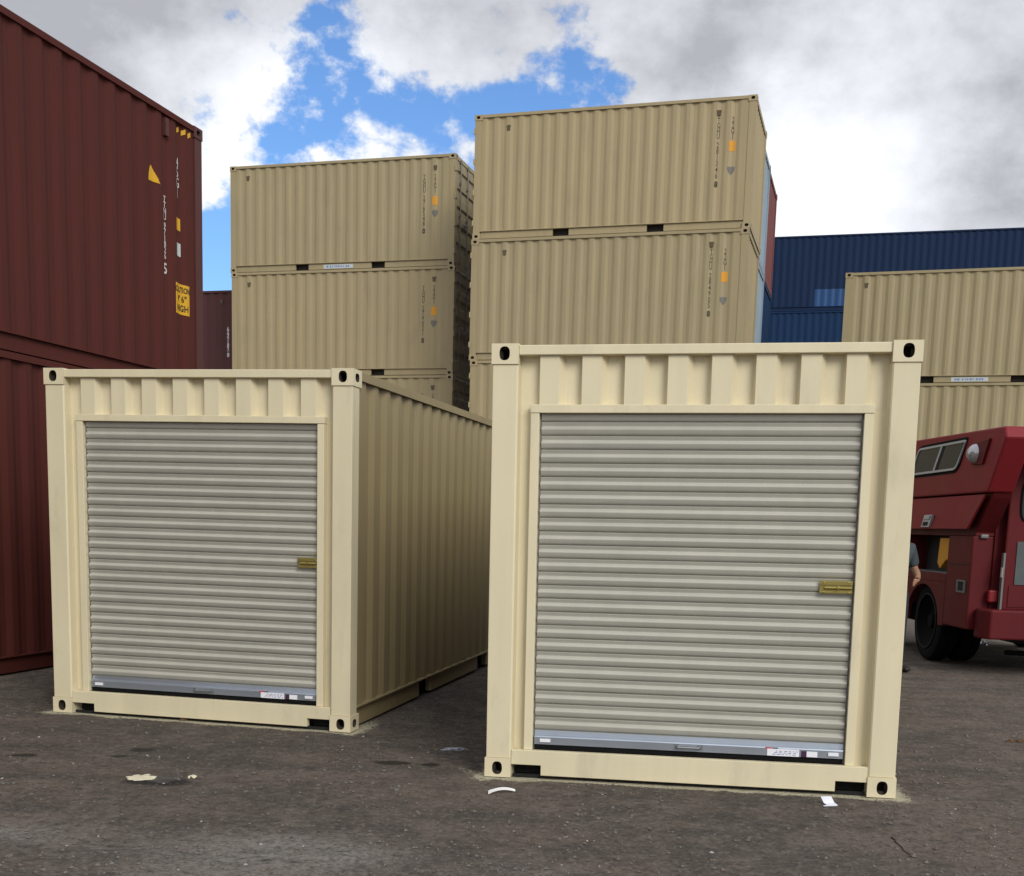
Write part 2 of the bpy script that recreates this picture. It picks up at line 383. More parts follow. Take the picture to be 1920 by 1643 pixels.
gm = bpy.data.materials.new('yard_ground'); gm.use_nodes = True; t = gm.node_tree; b = t.nodes['Principled BSDF']
tcn = N(t, 'ShaderNodeTexCoord')
def gn(sc, det, ro=0.6, st=(1, 1, 1)):
    mp = N(t, 'ShaderNodeMapping'); mp.inputs['Scale'].default_value = st; L(t, tcn, 'Object', mp, 0)
    n = N(t, 'ShaderNodeTexNoise'); n.inputs['Scale'].default_value = sc; n.inputs['Detail'].default_value = det; n.inputs['Roughness'].default_value = ro
    L(t, mp, 0, n, 0); return n
def gmix(fac, a_, b_, kind='MIX'):
    mx = N(t, 'ShaderNodeMix', data_type='RGBA', blend_type=kind)
    for i, v in ((0, fac), ('A', a_), ('B', b_)):
        if isinstance(v, (int, float)): mx.inputs[i].default_value = v
        elif isinstance(v, tuple): mx.inputs[i].default_value = (*v, 1)
        else: t.links.new(v, mx.inputs[i])
    return mx.outputs['Result']
def gmap(v, lo, hi, a_=0.0, b_=1.0):
    mr = N(t, 'ShaderNodeMapRange'); t.links.new(v, mr.inputs[0])
    mr.inputs['From Min'].default_value = lo; mr.inputs['From Max'].default_value = hi; mr.inputs['To Min'].default_value = a_; mr.inputs['To Max'].default_value = b_
    return mr.outputs[0]
def gmath(op, a_, b_):
    n = N(t, 'ShaderNodeMath', operation=op)
    for i, v in enumerate((a_, b_)):
        if isinstance(v, (int, float)): n.inputs[i].default_value = v
        else: t.links.new(v, n.inputs[i])
    return n.outputs[0]
big = gn(0.55, 7).outputs['Fac']; mid = gn(3.2, 8, 0.65).outputs['Fac']; fine = gn(42, 6, 0.7).outputs['Fac']; grit = gn(160, 4, 0.7).outputs['Fac']; wave = gn(1.6, 6, 0.6, (0.45, 1.6, 1)).outputs['Fac']
clod = gn(14, 9, 0.75).outputs['Fac']; speck = gn(90, 5, 0.8).outputs['Fac']
col = gmix(gmap(big, 0.38, 0.62), (0.134, 0.117, 0.100), (0.207, 0.159, 0.126))
col = gmix(gmap(wave, 0.46, 0.60, 0, 0.65), col, (0.107, 0.095, 0.082))
col = gmix(gmap(mid, 0.50, 0.64, 0, 0.75), col, (0.239, 0.199, 0.163))
col = gmix(gmap(mid, 0.47, 0.34, 0, 0.65), col, (0.096, 0.085, 0.074))
col = gmix(gmap(clod, 0.52, 0.62, 0, 0.65), col, (0.286, 0.239, 0.199))
col = gmix(gmap(clod, 0.47, 0.37, 0, 0.6), col, (0.065, 0.057, 0.049))
col = gmix(gmap(fine, 0.54, 0.70, 0, 0.55), col, (0.363, 0.312, 0.264))
col = gmix(gmap(fine, 0.47, 0.34, 0, 0.65), col, (0.055, 0.046, 0.040))
col = gmix(gmap(speck, 0.60, 0.72, 0, 0.35), col, (0.421, 0.367, 0.318))
col = gmix(gmap(speck, 0.42, 0.32, 0, 0.4), col, (0.047, 0.040, 0.035))
vor = N(t, 'ShaderNodeTexVoronoi'); vor.inputs['Scale'].default_value = 34; L(t, tcn, 'Object', vor, 0)
sep = N(t, 'ShaderNodeSeparateColor'); L(t, vor, 'Color', sep, 0)
chip = gmath('MULTIPLY', gmap(vor.outputs['Distance'], 0.30, 0.16), gmap(sep.outputs[0], 0.965, 0.985))
col = gmix(gmath('MULTIPLY', chip, 0.75), col, (0.27, 0.25, 0.23))
chip2 = gmath('MULTIPLY', gmap(vor.outputs['Distance'], 0.34, 0.2), gmap(sep.outputs[1], 0.80, 0.84))
col = gmix(gmath('MULTIPLY', chip2, 0.6), col, (0.03, 0.027, 0.025))
ad_ = N(t, 'ShaderNodeAttribute', attribute_name='dust').outputs['Fac']
dmask = gmath('MULTIPLY', ad_, gmap(gmath('ADD', gmath('MULTIPLY', clod, 0.5), gmath('MULTIPLY', fine, 0.5)), 0.38, 0.58))
col = gmix(gmath('MULTIPLY', dmask, 0.85), col, (0.40, 0.37, 0.335))
asp = N(t, 'ShaderNodeAttribute', attribute_name='spray').outputs['Fac']
edge = gn(3.5, 5, 0.6).outputs['Fac']
def spray_mask(M, reach):
    cx, cy = M.translation.x, M.translation.y; yaw = M.to_euler().z
    sb = N(t, 'ShaderNodeVectorMath', operation='SUBTRACT'); L(t, tcn, 'Object', sb, 0); sb.inputs[1].default_value = (cx, cy, 0)
    ro = N(t, 'ShaderNodeVectorRotate', rotation_type='Z_AXIS'); L(t, sb, 0, ro, 'Vector'); ro.inputs['Angle'].default_value = -yaw
    xyz = N(t, 'ShaderNodeSeparateXYZ'); L(t, ro, 0, xyz, 0)
    dx = gmath('MAXIMUM', gmath('SUBTRACT', gmath('ABSOLUTE', xyz.outputs[0], 0.0), CW / 2), 0.0)
    dy = gmath('MAXIMUM', gmath('MULTIPLY', xyz.outputs[1], -1.0), 0.0)
    d = gmath('SQRT', gmath('ADD', gmath('MULTIPLY', dx, dx), gmath('MULTIPLY', dy, dy)), 0.0)
    corner = gmap(gmath('ABSOLUTE', xyz.outputs[0], 0.0), 0.85, 1.22, 1.0, 1.5)
    rr = gmath('MULTIPLY', gmath('MULTIPLY', gmap(edge, 0.30, 0.70, 0.25, 1.9), reach), corner)
    m = gmath('SUBTRACT', 1.3, gmath('DIVIDE', d, rr))
    back = gmap(xyz.outputs[1], 0.15, 0.8, 1.0, 0.0)
    return gmath('MULTIPLY', gmath('MINIMUM', gmath('MAXIMUM', m, 0.0), 1.0), back)
asp = gmath('MAXIMUM', asp, gmath('MAXIMUM', spray_mask(M_RIGHT, 0.048), spray_mask(M_LEFT, 0.046)))
smask = gmap(gmath('ADD', asp, gmath('MULTIPLY', gmath('SUBTRACT', gmath('MULTIPLY', gmath('ADD', fine, speck), 0.5), 0.5), 4.5)), 0.30, 0.80)
smask = gmath('MULTIPLY', smask, gmap(asp, 0.0, 0.12))
col = gmix(gmath('MULTIPLY', smask, 0.92), col, (0.74, 0.68, 0.49))
awt = N(t, 'ShaderNodeAttribute', attribute_name='wet').outputs['Fac']
wmask = gmap(gmath('ADD', awt, gmath('MULTIPLY', gmath('SUBTRACT', mid, 0.5), 0.8)), 0.35, 0.6)
col = gmix(gmath('MULTIPLY', wmask, 0.85), col, (0.016, 0.015, 0.014))
t.links.new(col, b.inputs['Base Color']); b.inputs['Specular IOR Level'].default_value = 0.25
t.links.new(gmap(wmask, 0, 1, 0.88, 0.5), b.inputs['Roughness'])
hh = gmath('ADD', gmath('ADD', gmath('ADD', gmath('MULTIPLY', mid, 0.7), gmath('MULTIPLY', clod, 0.8)), gmath('MULTIPLY', fine, 0.32)), gmath('MULTIPLY', grit, 0.10))
bn = N(t, 'ShaderNodeBump'); bn.inputs['Strength'].default_value = 1.0; bn.inputs['Distance'].default_value = 0.075
t.links.new(hh, bn.inputs['Height']); L(t, bn, 0, b, 'Normal')
MATS['ground'] = gm
link('ground', gme, 'ground', kind='structure')

# ------------------------------------------------------------------ shipping containers (long axis = local x, base centre at origin)
def m_casting(Ln, Ht, sx, sy, sz):
    def mk():
        b = MB(); a, c, h = 0.178, 0.162, 0.118
        # outer corner at (0,0,0) going to (-a,-c,-h), then mirrored
        b.plate((0, -c, -h), (0, 1, 0), (0, 0, 1), (-1, 0, 0), c, h, c * 0.52, h * 0.52, 0.031, 0.040, 0.13)
        b.plate((-a, 0, -h), (1, 0, 0), (0, 0, 1), (0, -1, 0), a, h, a * 0.52, h * 0.52, 0.040, 0.030, 0.06)
        b.plate((-a, -c, 0), (1, 0, 0), (0, 1, 0), (0, 0, -1), a, c, a * 0.5, c * 0.5, 0.062, 0.032, 0.03)
        b.add([(-a, -c, -h), (0, -c, -h), (0, 0, -h), (-a, 0, -h), (-a, -c, 0), (0, -c, 0), (-a, 0, 0)],
              [(0, 1, 2, 3), (0, 1, 5, 4), (0, 3, 6, 4)])
        cz = Ht if sz > 0 else 0.0
        b.v = [(sx * (Ln / 2 + p[0]), sy * (CW / 2 + p[1]), (Ht + p[2]) if sz > 0 else -p[2]) for p in b.v]
        me = b.mesh('corner_casting', weld=True)
        planes = [(0, sx * Ln / 2), (0, sx * (Ln / 2 - a)), (1, sy * CW / 2), (1, sy * (CW / 2 - c)), (2, Ht if sz > 0 else 0.0), (2, Ht - h if sz > 0 else h)]
        for p in me.polygons:
            if not any(all(abs(me.vertices[i].co[ax] - v) < 1e-4 for i in p.vertices) for ax, v in planes): p.material_index = 1
        return me
    return cached(('cast', Ln, Ht, sx, sy, sz), mk)
CP, CF, CS, CD = 0.278, 0.072, 0.068, 0.025     # corrugation: pitch, flat, slope, depth
def corr_profile(x0, x1):
    pts = [(x0, 0.0)]; span = x1 - x0 - 0.16; n = int(span // CP); x = x0 + (x1 - x0 - n * CP) / 2
    for i in range(n):
        pts += [(x, 0.0), (x + CS, CD), (x + CS + CF - 0.002, CD), (x + 2 * CS + CF - 0.002, 0.0)]; x += CP
    pts.append((x1, 0.0)); return pts
def corr_depth(Ln, x):
    pr = cached(('prof', Ln), lambda: corr_profile(-Ln / 2 + 0.15, Ln / 2 - 0.15))
    for (a, da), (b_, db) in zip(pr, pr[1:]):
        if a <= x <= b_: return da + (db - da) * ((x - a) / max(1e-6, b_ - a))
    return 0.0
WALL_IN = 0.022
def m_side(Ln, Ht, sy):
    def mk():
        pr = cached(('prof', Ln), lambda: corr_profile(-Ln / 2 + 0.15, Ln / 2 - 0.15)); b = MB()
        b.sheet(pr, 0.155, Ht - 0.055, lambda p, q, z: (p, sy * (CW / 2 - WALL_IN - q), z)); return b.mesh('side_wall')
    return cached(('side', Ln, Ht, sy), mk)
def m_bottom_rail(Ln, sy, pockets):
    def mk():
        b = MB(); y0, y1 = sorted((sy * (CW / 2 - 0.040), sy * (CW / 2 - 0.090)))
        xs_ = [-Ln / 2 + 0.178]
        if pockets:
            for cx in (-1.03, 1.03): xs_ += [cx - 0.18, cx + 0.18]
        xs_.append(Ln / 2 - 0.178)
        for i in range(0, len(xs_), 2): b.box(xs_[i], xs_[i + 1], y0, y1, 0.014, 0.158)
        # outward lip on which the wall sheet stands
        y2, y3 = sorted((sy * (CW / 2 - 0.006), sy * (CW / 2 - 0.090)))
        b.box(-Ln / 2 + 0.178, Ln / 2 - 0.178, y2, y3, 0.1585, 0.170)
        return b.mesh('bottom_side_rail')
    return cached(('brail', Ln, sy, pockets), mk)
def m_top_rail(Ln, Ht, sy):
    def mk():
        y0, y1 = sorted((sy * (CW / 2 - 0.003), sy * (CW / 2 - 0.068))); return MB().box(-Ln / 2 + 0.178, Ln / 2 - 0.178, y0, y1, Ht - 0.066, Ht - 0.006).mesh('top_side_rail')
    return cached(('trail', Ln, Ht, sy), mk)
def m_post(Ln, Ht, sx, sy, w=0.155):
    def mk():
        x0, x1 = sorted((sx * (Ln / 2 - 0.008), sx * (Ln / 2 - 0.158))); y0, y1 = sorted((sy * (CW / 2 - 0.009), sy * (CW / 2 - w)))
        return MB().box(x0, x1, y0, y1, 0.118, Ht - 0.118).mesh('corner_post')
    return cached(('post', Ln, Ht, sx, sy, w), mk)
def m_roof(Ln, Ht):
    def mk():
        b = MB(); pr = corr_profile(-Ln / 2 + 0.15, Ln / 2 - 0.15)
        b.sheet(pr, -CW / 2 + 0.069, CW / 2 - 0.069, lambda p, q, y: (p, y, Ht - 0.012 - q * 0.55)); return b.mesh('roof')
    return cached(('roof', Ln, Ht), mk)
def m_floor(Ln):
    return cached(('floor', Ln), lambda: MB().box(-Ln / 2 + 0.16, Ln / 2 - 0.16, -CW / 2 + 0.16, CW / 2 - 0.16, 0.03, 0.17).mesh('floor'))
def m_end_rail(Ln, Ht, sx, top):
    def mk():
        x0, x1 = sorted((sx * (Ln / 2 - 0.012), sx * (Ln / 2 - 0.10))); b = MB()
        if top: b.box(x0, x1, -CW / 2 + 0.1625, CW / 2 - 0.1625, Ht - 0.10, Ht - 0.008)
        else: b.box(x0, x1, -CW / 2 + 0.1625, CW / 2 - 0.1625, 0.016, 0.15)
        return b.mesh('end_rail')
    return cached(('erail', Ln, Ht, sx, top), mk)
def m_end_wall(Ln, Ht, sx):
    def mk():
        pts = [(-CW / 2 + 0.15, 0)]; y = -CW / 2 + 0.22
        while y + 0.25 < CW / 2 - 0.17: pts += [(y, 0), (y + 0.04, 0.045), (y + 0.15, 0.045), (y + 0.19, 0)]; y += 0.25
        pts.append((CW / 2 - 0.15, 0))
        return MB().sheet(pts, 0.148, Ht - 0.098, lambda p, q, z: (sx * (Ln / 2 - 0.03 - q), p, z)).mesh('end_wall')
    return cached(('ewall', Ln, Ht, sx), mk)
def m_door(Ln, Ht, sx, sy):
    def mk():
        z0, z1 = 0.155, Ht - 0.105; y0, y1 = 0.006, CW / 2 - 0.162
        pts = [(z0, 0.0), (z0 + 0.12, 0.0)]; n = 5; z = z0 + 0.12; st = (z1 - z0 - 0.24) / n
        for i in range(n): pts += [(z + st * 0.28, 0.0), (z + st * 0.36, 0.036), (z + st * 0.72, 0.036), (z + st * 0.80, 0.0)]; z += st
        pts += [(z1 - 0.1, 0.0), (z1, 0.0), (z1, 0.055), (z0, 0.055)]
        return MB().prism(pts, y0, y1, lambda p, q, tt: (sx * (Ln / 2 - 0.028 - q), sy * tt, p)).mesh('door')
    return cached(('door', Ln, Ht, sx, sy), mk)
def m_rod(Ln, Ht, sx, y):
    def mk():
        b = MB(); x = sx * (Ln / 2 + 0.004); b.tube((x, y, 0.10), (x, y, Ht - 0.07), 0.0165, n=8)
        for z in (0.13, 0.55, 1.25, Ht - 0.6, Ht - 0.10): b.box(min(x - sx * 0.03, x + sx * 0.012), max(x - sx * 0.03, x + sx * 0.012), y - 0.045, y + 0.045, z - 0.03, z + 0.03)
        return b.mesh('lock_rod')
    return cached(('rod', Ln, Ht, sx, y), mk)
def m_handle(Ln, sx, y, dirn):
    def mk():
        b = MB(); x = sx * (Ln / 2 + 0.022); b.tube((x, y, 1.1), (x, y + dirn * 0.42, 1.07), 0.012, n=6); b.box(min(x, x - sx * 0.02), max(x, x - sx * 0.02), y + dirn * 0.2 - 0.05, y + dirn * 0.2 + 0.05, 1.04, 1.12)
        return b.mesh('door_handle')
    return cached(('dh', Ln, sx, y, dirn), mk)
def m_hinge(Ln, sx, sy, z):
    def mk():
        b = MB(); x = sx * (Ln / 2 - 0.002); y = sy * (CW / 2 - 0.012); b.tube((x, y + sy * 0.012, z - 0.06), (x, y + sy * 0.012, z + 0.06), 0.02, n=8)
        yy = sorted((sy * (CW / 2 - 0.155), y)); xx = sorted((x - sx * 0.006, x + sx * 0.012)); b.box(xx[0], xx[1], yy[0], yy[1], z - 0.035, z + 0.035); return b.mesh('hinge')
    return cached(('hinge', Ln, sx, sy, z), mk)
def m_vent(Ln, Ht, x, sy):
    def mk():
        y = sy * (CW / 2 - 0.008); b = MB(); ys_ = sorted((y, sy * (CW / 2 - 0.075)))
        b.prism([(-0.045, 0.05), (0.045, 0.05), (0.028, -0.055), (-0.028, -0.055)], ys_[0], ys_[1], lambda p, q, tt: (x + p, tt, Ht - 0.30 + q)); return b.mesh('vent')
    return cached(('vent', Ln, Ht, x, sy), mk)
def text_mesh(key, body, size, line=0.92, align='CENTER', bold=0.0, sx=1.0):
    def mk():
        cu = bpy.data.curves.new('print', 'FONT'); cu.body = body; cu.size = size; cu.space_line = line; cu.align_x = align; cu.resolution_u = 2; cu.offset = bold
        o = bpy.data.objects.new('print', cu); C.objects.link(o)
        dg = bpy.context.evaluated_depsgraph_get(); me = bpy.data.meshes.new_from_object(o.evaluated_get(dg))
        bpy.data.objects.remove(o); bpy.data.curves.remove(cu)
        for v in me.vertices: v.co.x *= sx
        me.materials.clear(); return me
    return cached(('text', key), mk)
def wall_text(root, Ln, name, key, body, size, x, ztop, mat, line=0.92, bold=0.0, conform=False, sx=1.0):
    """print on the long wall that faces local -y"""
    me = text_mesh(key, body, size, line, 'CENTER', bold, sx).copy()
    for v in me.vertices:
        px, pz = x + v.co.x, ztop - size * 0.75 + v.co.y
        v.co = (px, -(CW / 2 - WALL_IN - corr_depth(Ln, px if conform else x)) - 0.004, pz)
    return link(name, me, mat, root)
def wall_sticker(root, Ln, name, x0, x1, z0, z1, mat, shape=None, off=0.003):
    n = max(2, int((x1 - x0) / 0.02)); b = MB(); top, bot = [], []
    for i in range(n + 1):
        f = i / n; x = x0 + (x1 - x0) * f; lo, hi = (z0, z1) if shape is None else shape(f)
        y = -(CW / 2 - WALL_IN - corr_depth(Ln, x)) - off; top.append((x, y, hi)); bot.append((x, y, lo))
    b.add(bot + top, [(i, i + 1, n + 1 + i + 1, n + 1 + i) for i in range(n)])
    return link(name, b.mesh(name), mat, root)
def container(M, Ln, Ht, mat, label, cat='shipping container', group=None, ends=('wall', 'wall'), pockets=True, marks=None, name='shipping_container', wall_mat=None, vents=True, vx=None, door_mat=None, post_mat=None, skip_end=None):
    """ends: (left end at -x, right end at +x)"""
    root = empty(name, M); tag(root, label, cat, group)
    wm = wall_mat or mat; pmt = post_mat or mat
    link('roof', m_roof(Ln, Ht), wm, root); link('floor', m_floor(Ln), 'floor_dark', root)
    for sy in (-1, 1):
        s = link('side_wall', m_side(Ln, Ht, sy), wm, root)
        if vents:
            for x in (vx or (-Ln / 2 + 0.50, Ln / 2 - 0.53)): link('vent', m_vent(Ln, Ht, x, sy), 'vent_shade' if sy < 0 else wm, s)
        link('bottom_side_rail', m_bottom_rail(Ln, sy, pockets), wm, root); link('top_side_rail', m_top_rail(Ln, Ht, sy), wm, root)
        for sx in (-1, 1):
            if skip_end != sx: link('corner_post', m_post(Ln, Ht, sx, sy), pmt, root)
            for sz in (-1, 1): link('corner_casting', m_casting(Ln, Ht, sx, sy, sz), pmt, root)
    for sx, kind in ((-1, ends[0]), (1, ends[1])):
        if kind == 'none': continue
        for top in (True, False): link('end_rail', m_end_rail(Ln, Ht, sx, top), pmt, root)
        if kind == 'wall': link('end_wall', m_end_wall(Ln, Ht, sx), wm, root)
        if kind == 'door':
            for sy in (-1, 1):
                d = link('door', m_door(Ln, Ht, sx, sy), door_mat or wm, root)
                for yy in (0.27, 0.82): link('lock_rod', m_rod(Ln, Ht, sx, sy * yy), 'rod_grey', d)
                link('door_handle', m_handle(Ln, sx, sy * 0.27, sy), 'rod_grey', d)
                for z in (0.34, 0.98, 1.62, Ht - 0.34): link('hinge', m_hinge(Ln, sx, sy, round(z, 3)), pmt, d)
    return root
def side_on(x, y, yaw, z, Ln, off=0.0, depth=0.0):
    """matrix of a container whose long wall faces the viewer; (x,y) = middle of that wall's foot"""
    return Matrix.Translation((x, y, z)) @ Matrix.Rotation(yaw, 4, 'Z') @ Matrix.Translation((off, CW / 2 + depth, 0))
def shield(x0, x1, z0, z1):
    def f(u):
        half = abs(u - 0.5) * 2; return (z0 + (z1 - z0) * (0.1 + 0.55 * half ** 1.6), z1)
    return f
def column(root, Ln, name, key, body, x, ztop, zbot, mat, bold=0.004, wide=1.0):
    """characters set one below the other, filling ztop..zbot"""
    n = len(body); pitch = (ztop - zbot) / n; size = min(pitch / 0.72, 0.16)
    return wall_text(root, Ln, name, key, '\n'.join(body), size, x, ztop, mat, pitch / size, bold, True, wide)
def tan_marks(root, Ht, owner, serial, kind, d, pale=None):
    Ln = L20; x1, x2, zi, zt, zo, zs = d
    column(root, Ln, 'owner_code', ('o', owner, x1), owner, x1, zi, zi - 0.42, 'dark_print', 0.001, 0.62)
    column(root, Ln, 'serial_number', ('s', serial, x1), serial, x1, zi - 0.48, zi - 1.20, 'dark_print', 0.001, 0.62)
    column(root, Ln, 'check_digit', ('c', x1), '8', x1, zi - 1.25, zi - 1.37, 'dark_print', 0.008, 0.8)
    column(root, Ln, 'size_type_code', ('t', kind, x2), kind, x2, zt, zt - 0.44, 'dark_print', 0.0, 0.6)
    wall_sticker(root, Ln, 'height_sticker', x2 - 0.065, x2 + 0.07, zo - 0.20, zo, 'orange')
    wall_sticker(root, Ln, 'shield_sticker', x2 - 0.07, x2 + 0.075, 0, 0, 'grey_print', shield(0, 0, zs - 0.175, zs))
    if pale:
        st = link('rail_sticker', MB().box(pale[0], pale[1], -CW / 2 + 0.034, -CW / 2 + 0.0398, 0.028, 0.125).mesh('rail_sticker'), 'pale_sticker', root)
        b = MB(); xx = pale[0] + 0.08
        while xx < pale[1] - 0.1: wd = random.uniform(0.02, 0.06); b.box(xx, xx + wd, -CW / 2 + 0.031, -CW / 2 + 0.0338, 0.055, 0.10); xx += wd + random.uniform(0.015, 0.05)
        link('sticker_print', b.mesh('sticker_print'), 'blue_print', st, kind='stuff')
D_R = (2.265, 2.557, 2.21, 2.21, 1.73, 1.225)
D_L = (2.225, 2.503, 2.15, 2.15, 1.63, 1.305)

# --- the two freshly painted containers with roll-up doors, long axis pointing away from the viewer
def rollup_container(M, label, ox0, ox1, otop, door_label, latch, bar_labels, scuff=None):
    Mroot = M @ Matrix.Translation((0, L20 / 2, 0)) @ Matrix.Rotation(R(-90), 4, 'Z')
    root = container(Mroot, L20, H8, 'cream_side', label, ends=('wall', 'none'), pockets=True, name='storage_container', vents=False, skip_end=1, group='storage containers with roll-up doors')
    for o in root.children:      # unseen left flank made dark brown to cut light bounced in the gap
        if o.name.startswith(('side_wall', 'bottom_side_rail', 'top_side_rail')) and sum(v.co.y for v in o.data.vertices) < 0:
            o.material_slots[0].link = 'OBJECT'; o.material_slots[0].material = MATS['gap_brown']
            if o.name.startswith('side_wall'): o['label'] = 'unseen left wall made brown to darken the gap'
    for o in root.children:      # front castings and rails got the fresh cream coat
        if o.name.startswith('corner_casting'):
            if sum(v.co.x for v in o.data.vertices) > 0:
                o.material_slots[0].link = 'OBJECT'; o.material_slots[0].material = MATS['cream']; bvl = o.modifiers.new('bevel', 'BEVEL'); bvl.width = 0.006; bvl.segments = 2; bvl.limit_method = 'ANGLE'; bvl.angle_limit = R(50)
    A = Matrix(((0, -1, 0, L20 / 2), (1, 0, 0, 0), (0, 0, 1, 0), (0, 0, 0, 1)))   # face coords (x across, y inwards, z) -> container coords
    def P(name, mb, mat, parent=root, bevel=0.0, smooth=False):
        mb.xform(A); return link(name, mb.mesh(name, smooth), mat, parent, bevel)
    W2 = CW / 2
    for s in (-1, 1):
        pts = [(1.212, 0.008), (1.068, 0.008), (1.058, 0.016), (1.052, 0.075), (1.046, 0.105), (1.14, 0.105), (1.14, 0.15), (1.212, 0.15)]
        P('corner_post', MB().prism([(s * a, b_) for a, b_ in pts], 0.1185, H8 - 0.1185, lambda p, q, z: (p, q, z)), 'cream', root, 0.004)
    P('top_rail', MB().box(-W2 + 0.1625, W2 - 0.1625, 0.012, 0.09, 2.527, H8 - 0.008), 'cream', root, 0.004)
    # sill with two fork pockets cut into its lower edge
    sl = MB()
    prof = [(-1.056, 0.172), (1.056, 0.172), (1.056, 0.082), (0.876, 0.082), (0.876, 0.020), (-0.872, 0.020), (-0.872, 0.082), (-1.056, 0.082)]
    sl.prism(prof, 0.010, 0.060, lambda p, q, tt: (p, tt, q))
    P('bottom_sill', sl, 'cream', root, 0.003)
    P('sill_shadow_strip', MB().box(-1.05, 1.05, 0.040, 0.058, 0.002, 0.0195), 'black', root)  # black strip added to draw a dark contact line under the sill
    P('sill_step', MB().box(-1.03, 1.03, 0.0605, 0.16, 0.10, 0.168), 'cream', root)
    for s in (-1, 1): P('fork_pocket', MB().box(s * 0.964 - 0.088, s * 0.964 + 0.088, 0.13, 0.16, 0.012, 0.0995), 'black', root)
    # corrugated panel above the door, flat returns beside it
    rec, out = 0.088, 0.034
    pts = [(-1.055, rec)]
    for i in range(8):
        x0 = -0.933 + 0.2495 * i; pts += [(x0 - 0.012, rec), (x0, out), (x0 + 0.112, out), (x0 + 0.146, rec)]
    pts.append((1.055, rec))
    P('header_panel', MB().sheet(pts, otop + 0.02, 2.530, lambda p, q, z: (p, q, z)), 'cream', root)
    for a, b_ in ((-1.055, ox0 - 0.01), (ox1 + 0.01, 1.055)): P('side_return', MB().box(a, b_, rec, rec + 0.012, 0.168, otop + 0.021), 'cream', root)
    # steel angle frame round the opening
    fw_ = 0.052
    P('door_header', MB().box(ox0 - fw_ - 0.003, ox1 + fw_ + 0.003, 0.032, rec - 0.001, otop, otop + 0.048), 'cream', root, 0.003)
    for a, b_ in ((ox0 - fw_, ox0), (ox1, ox1 + fw_)): P('door_jamb', MB().box(a, b_, 0.036, rec - 0.001, 0.1725, otop - 0.001), 'cream', root, 0.003)
    for a, b_ in ((ox0 - 0.012, ox0), (ox1, ox1 + 0.012)): P('door_reveal', MB().box(a, b_, rec + 0.012, 0.26, 0.1725, otop - 0.001), 'interior', root)
    P('dark_threshold', MB().box(ox0 + 0.001, ox1 - 0.001, 0.1605, 0.30, 0.02, 0.160), 'black', root)
    P('rear_lining', MB().box(ox0 - 0.05, ox1 + 0.05, 0.30, 0.32, 0.02, otop + 0.2), 'interior', root)
    # the door: guides carry the curtain
    dy = 0.088
    dr = MB()
    for a, b_ in ((ox0 + 0.0005, ox0 + 0.010), (ox1 - 0.010, ox1 - 0.0005)): dr.box(a, b_, dy - 0.012, dy + 0.05, 0.165, otop - 0.002)
    dr.box(ox0 + 0.001, ox1 - 0.001, dy + 0.06, dy + 0.14, otop - 0.12, otop + 0.1)
    door = P('roll_up_door', dr, 'rod_grey'); door['label'] = door_label
    zb = 0.292; n = round((otop + 0.03 - zb) / 0.0822); p_ = (otop + 0.03 - zb) / n
    sp = [(p_, 0.0040), (0.0808, 0.0110), (0.0785, 0.0140), (0.0700, 0.0105), (0.0590, 0.0055), (0.0555, 0.0065), (0.0505, 0.0150), (0.0460, 0.0215), (0.0425, 0.0248), (0.0390, 0.0256), (0.0340, 0.0240), (0.0220, 0.0190), (0.0110, 0.0145), (0.0085, 0.0110), (0.0065, 0.0020), (0.003, -0.0010), (0.0, 0.0040)]
    sb = MB(); sb.sheet(sp, ox0 + 0.0105, ox1 - 0.0105, lambda z, o, x: (x, dy - o, z)); sb.xform(A); sme = sb.mesh('slat', True)
    for i in range(n):
        s = link('slat', sme, 'curtain', door); s.location = (random.uniform(-0.0008, 0.0008), 0, zb + i * p_)
    # bottom bar: bright upper angle, flatter lower face, black rubber
    bar = MB(); bx0, bx1 = ox0 + 0.0105, ox1 - 0.0105
    bar.prism([(0.292, dy), (0.292, dy - 0.010), (0.266, dy - 0.012), (0.258, dy - 0.030), (0.252, dy - 0.032), (0.207, dy - 0.030), (0.205, dy)], bx0, bx1, lambda z, y, x: (x, y, z))
    P('bottom_bar', bar, 'galvanised', door)
    P('rubber_seal', MB().box(bx0, bx1, dy - 0.022, dy - 0.004, 0.176, 0.2045), 'rubber', door)
    hd = MB(); hc = 0.5 * (ox0 + ox1) + 0.02; yf = dy - 0.033
    hd.tube((hc - 0.065, yf - 0.018, 0.232), (hc + 0.065, yf - 0.018, 0.232), 0.007, n=8)
    for s in (-1, 1): hd.tube((hc + s * 0.06, yf + 0.004, 0.236), (hc + s * 0.065, yf - 0.02, 0.232), 0.010, 0.008, n=8); hd.box(hc + s * 0.07 - 0.014, hc + s * 0.07 + 0.014, yf - 0.004, yf + 0.002, 0.222, 0.25)
    P('lift_handle', hd, 'steel_grey', door)
    lz, lx1, lw = latch
    lt = MB(); yl = dy - 0.024
    lt.box(lx1 - lw, lx1, yl - 0.010, yl + 0.004, lz - 0.036, lz + 0.036)
    lt.box(lx1 - lw, lx1, yl - 0.020, yl - 0.0105, lz + 0.012, lz + 0.036); lt.box(lx1 - lw, lx1, yl - 0.016, yl - 0.0105, lz - 0.037, lz - 0.024)
    lt.tube((lx1 - lw * 0.86, yl - 0.018, lz - 0.004), (lx1 - 0.004, yl - 0.018, lz - 0.004), 0.010, n=10)
    lt.tube((lx1 - lw * 0.45, yl - 0.012, lz - 0.004), (lx1 - lw * 0.45, yl - 0.042, lz - 0.004), 0.009, n=10)
    for a in (0.12, 0.88):
        for b_ in (0.026, -0.030): lt.tube((lx1 - lw * a, yl - 0.02, lz + b_), (lx1 - lw * a, yl - 0.025, lz + b_), 0.006, n=8)
    P('slide_latch', lt, 'brass', door, 0.0015)
    # stickers on the bar
    ys_ = dy - 0.0335
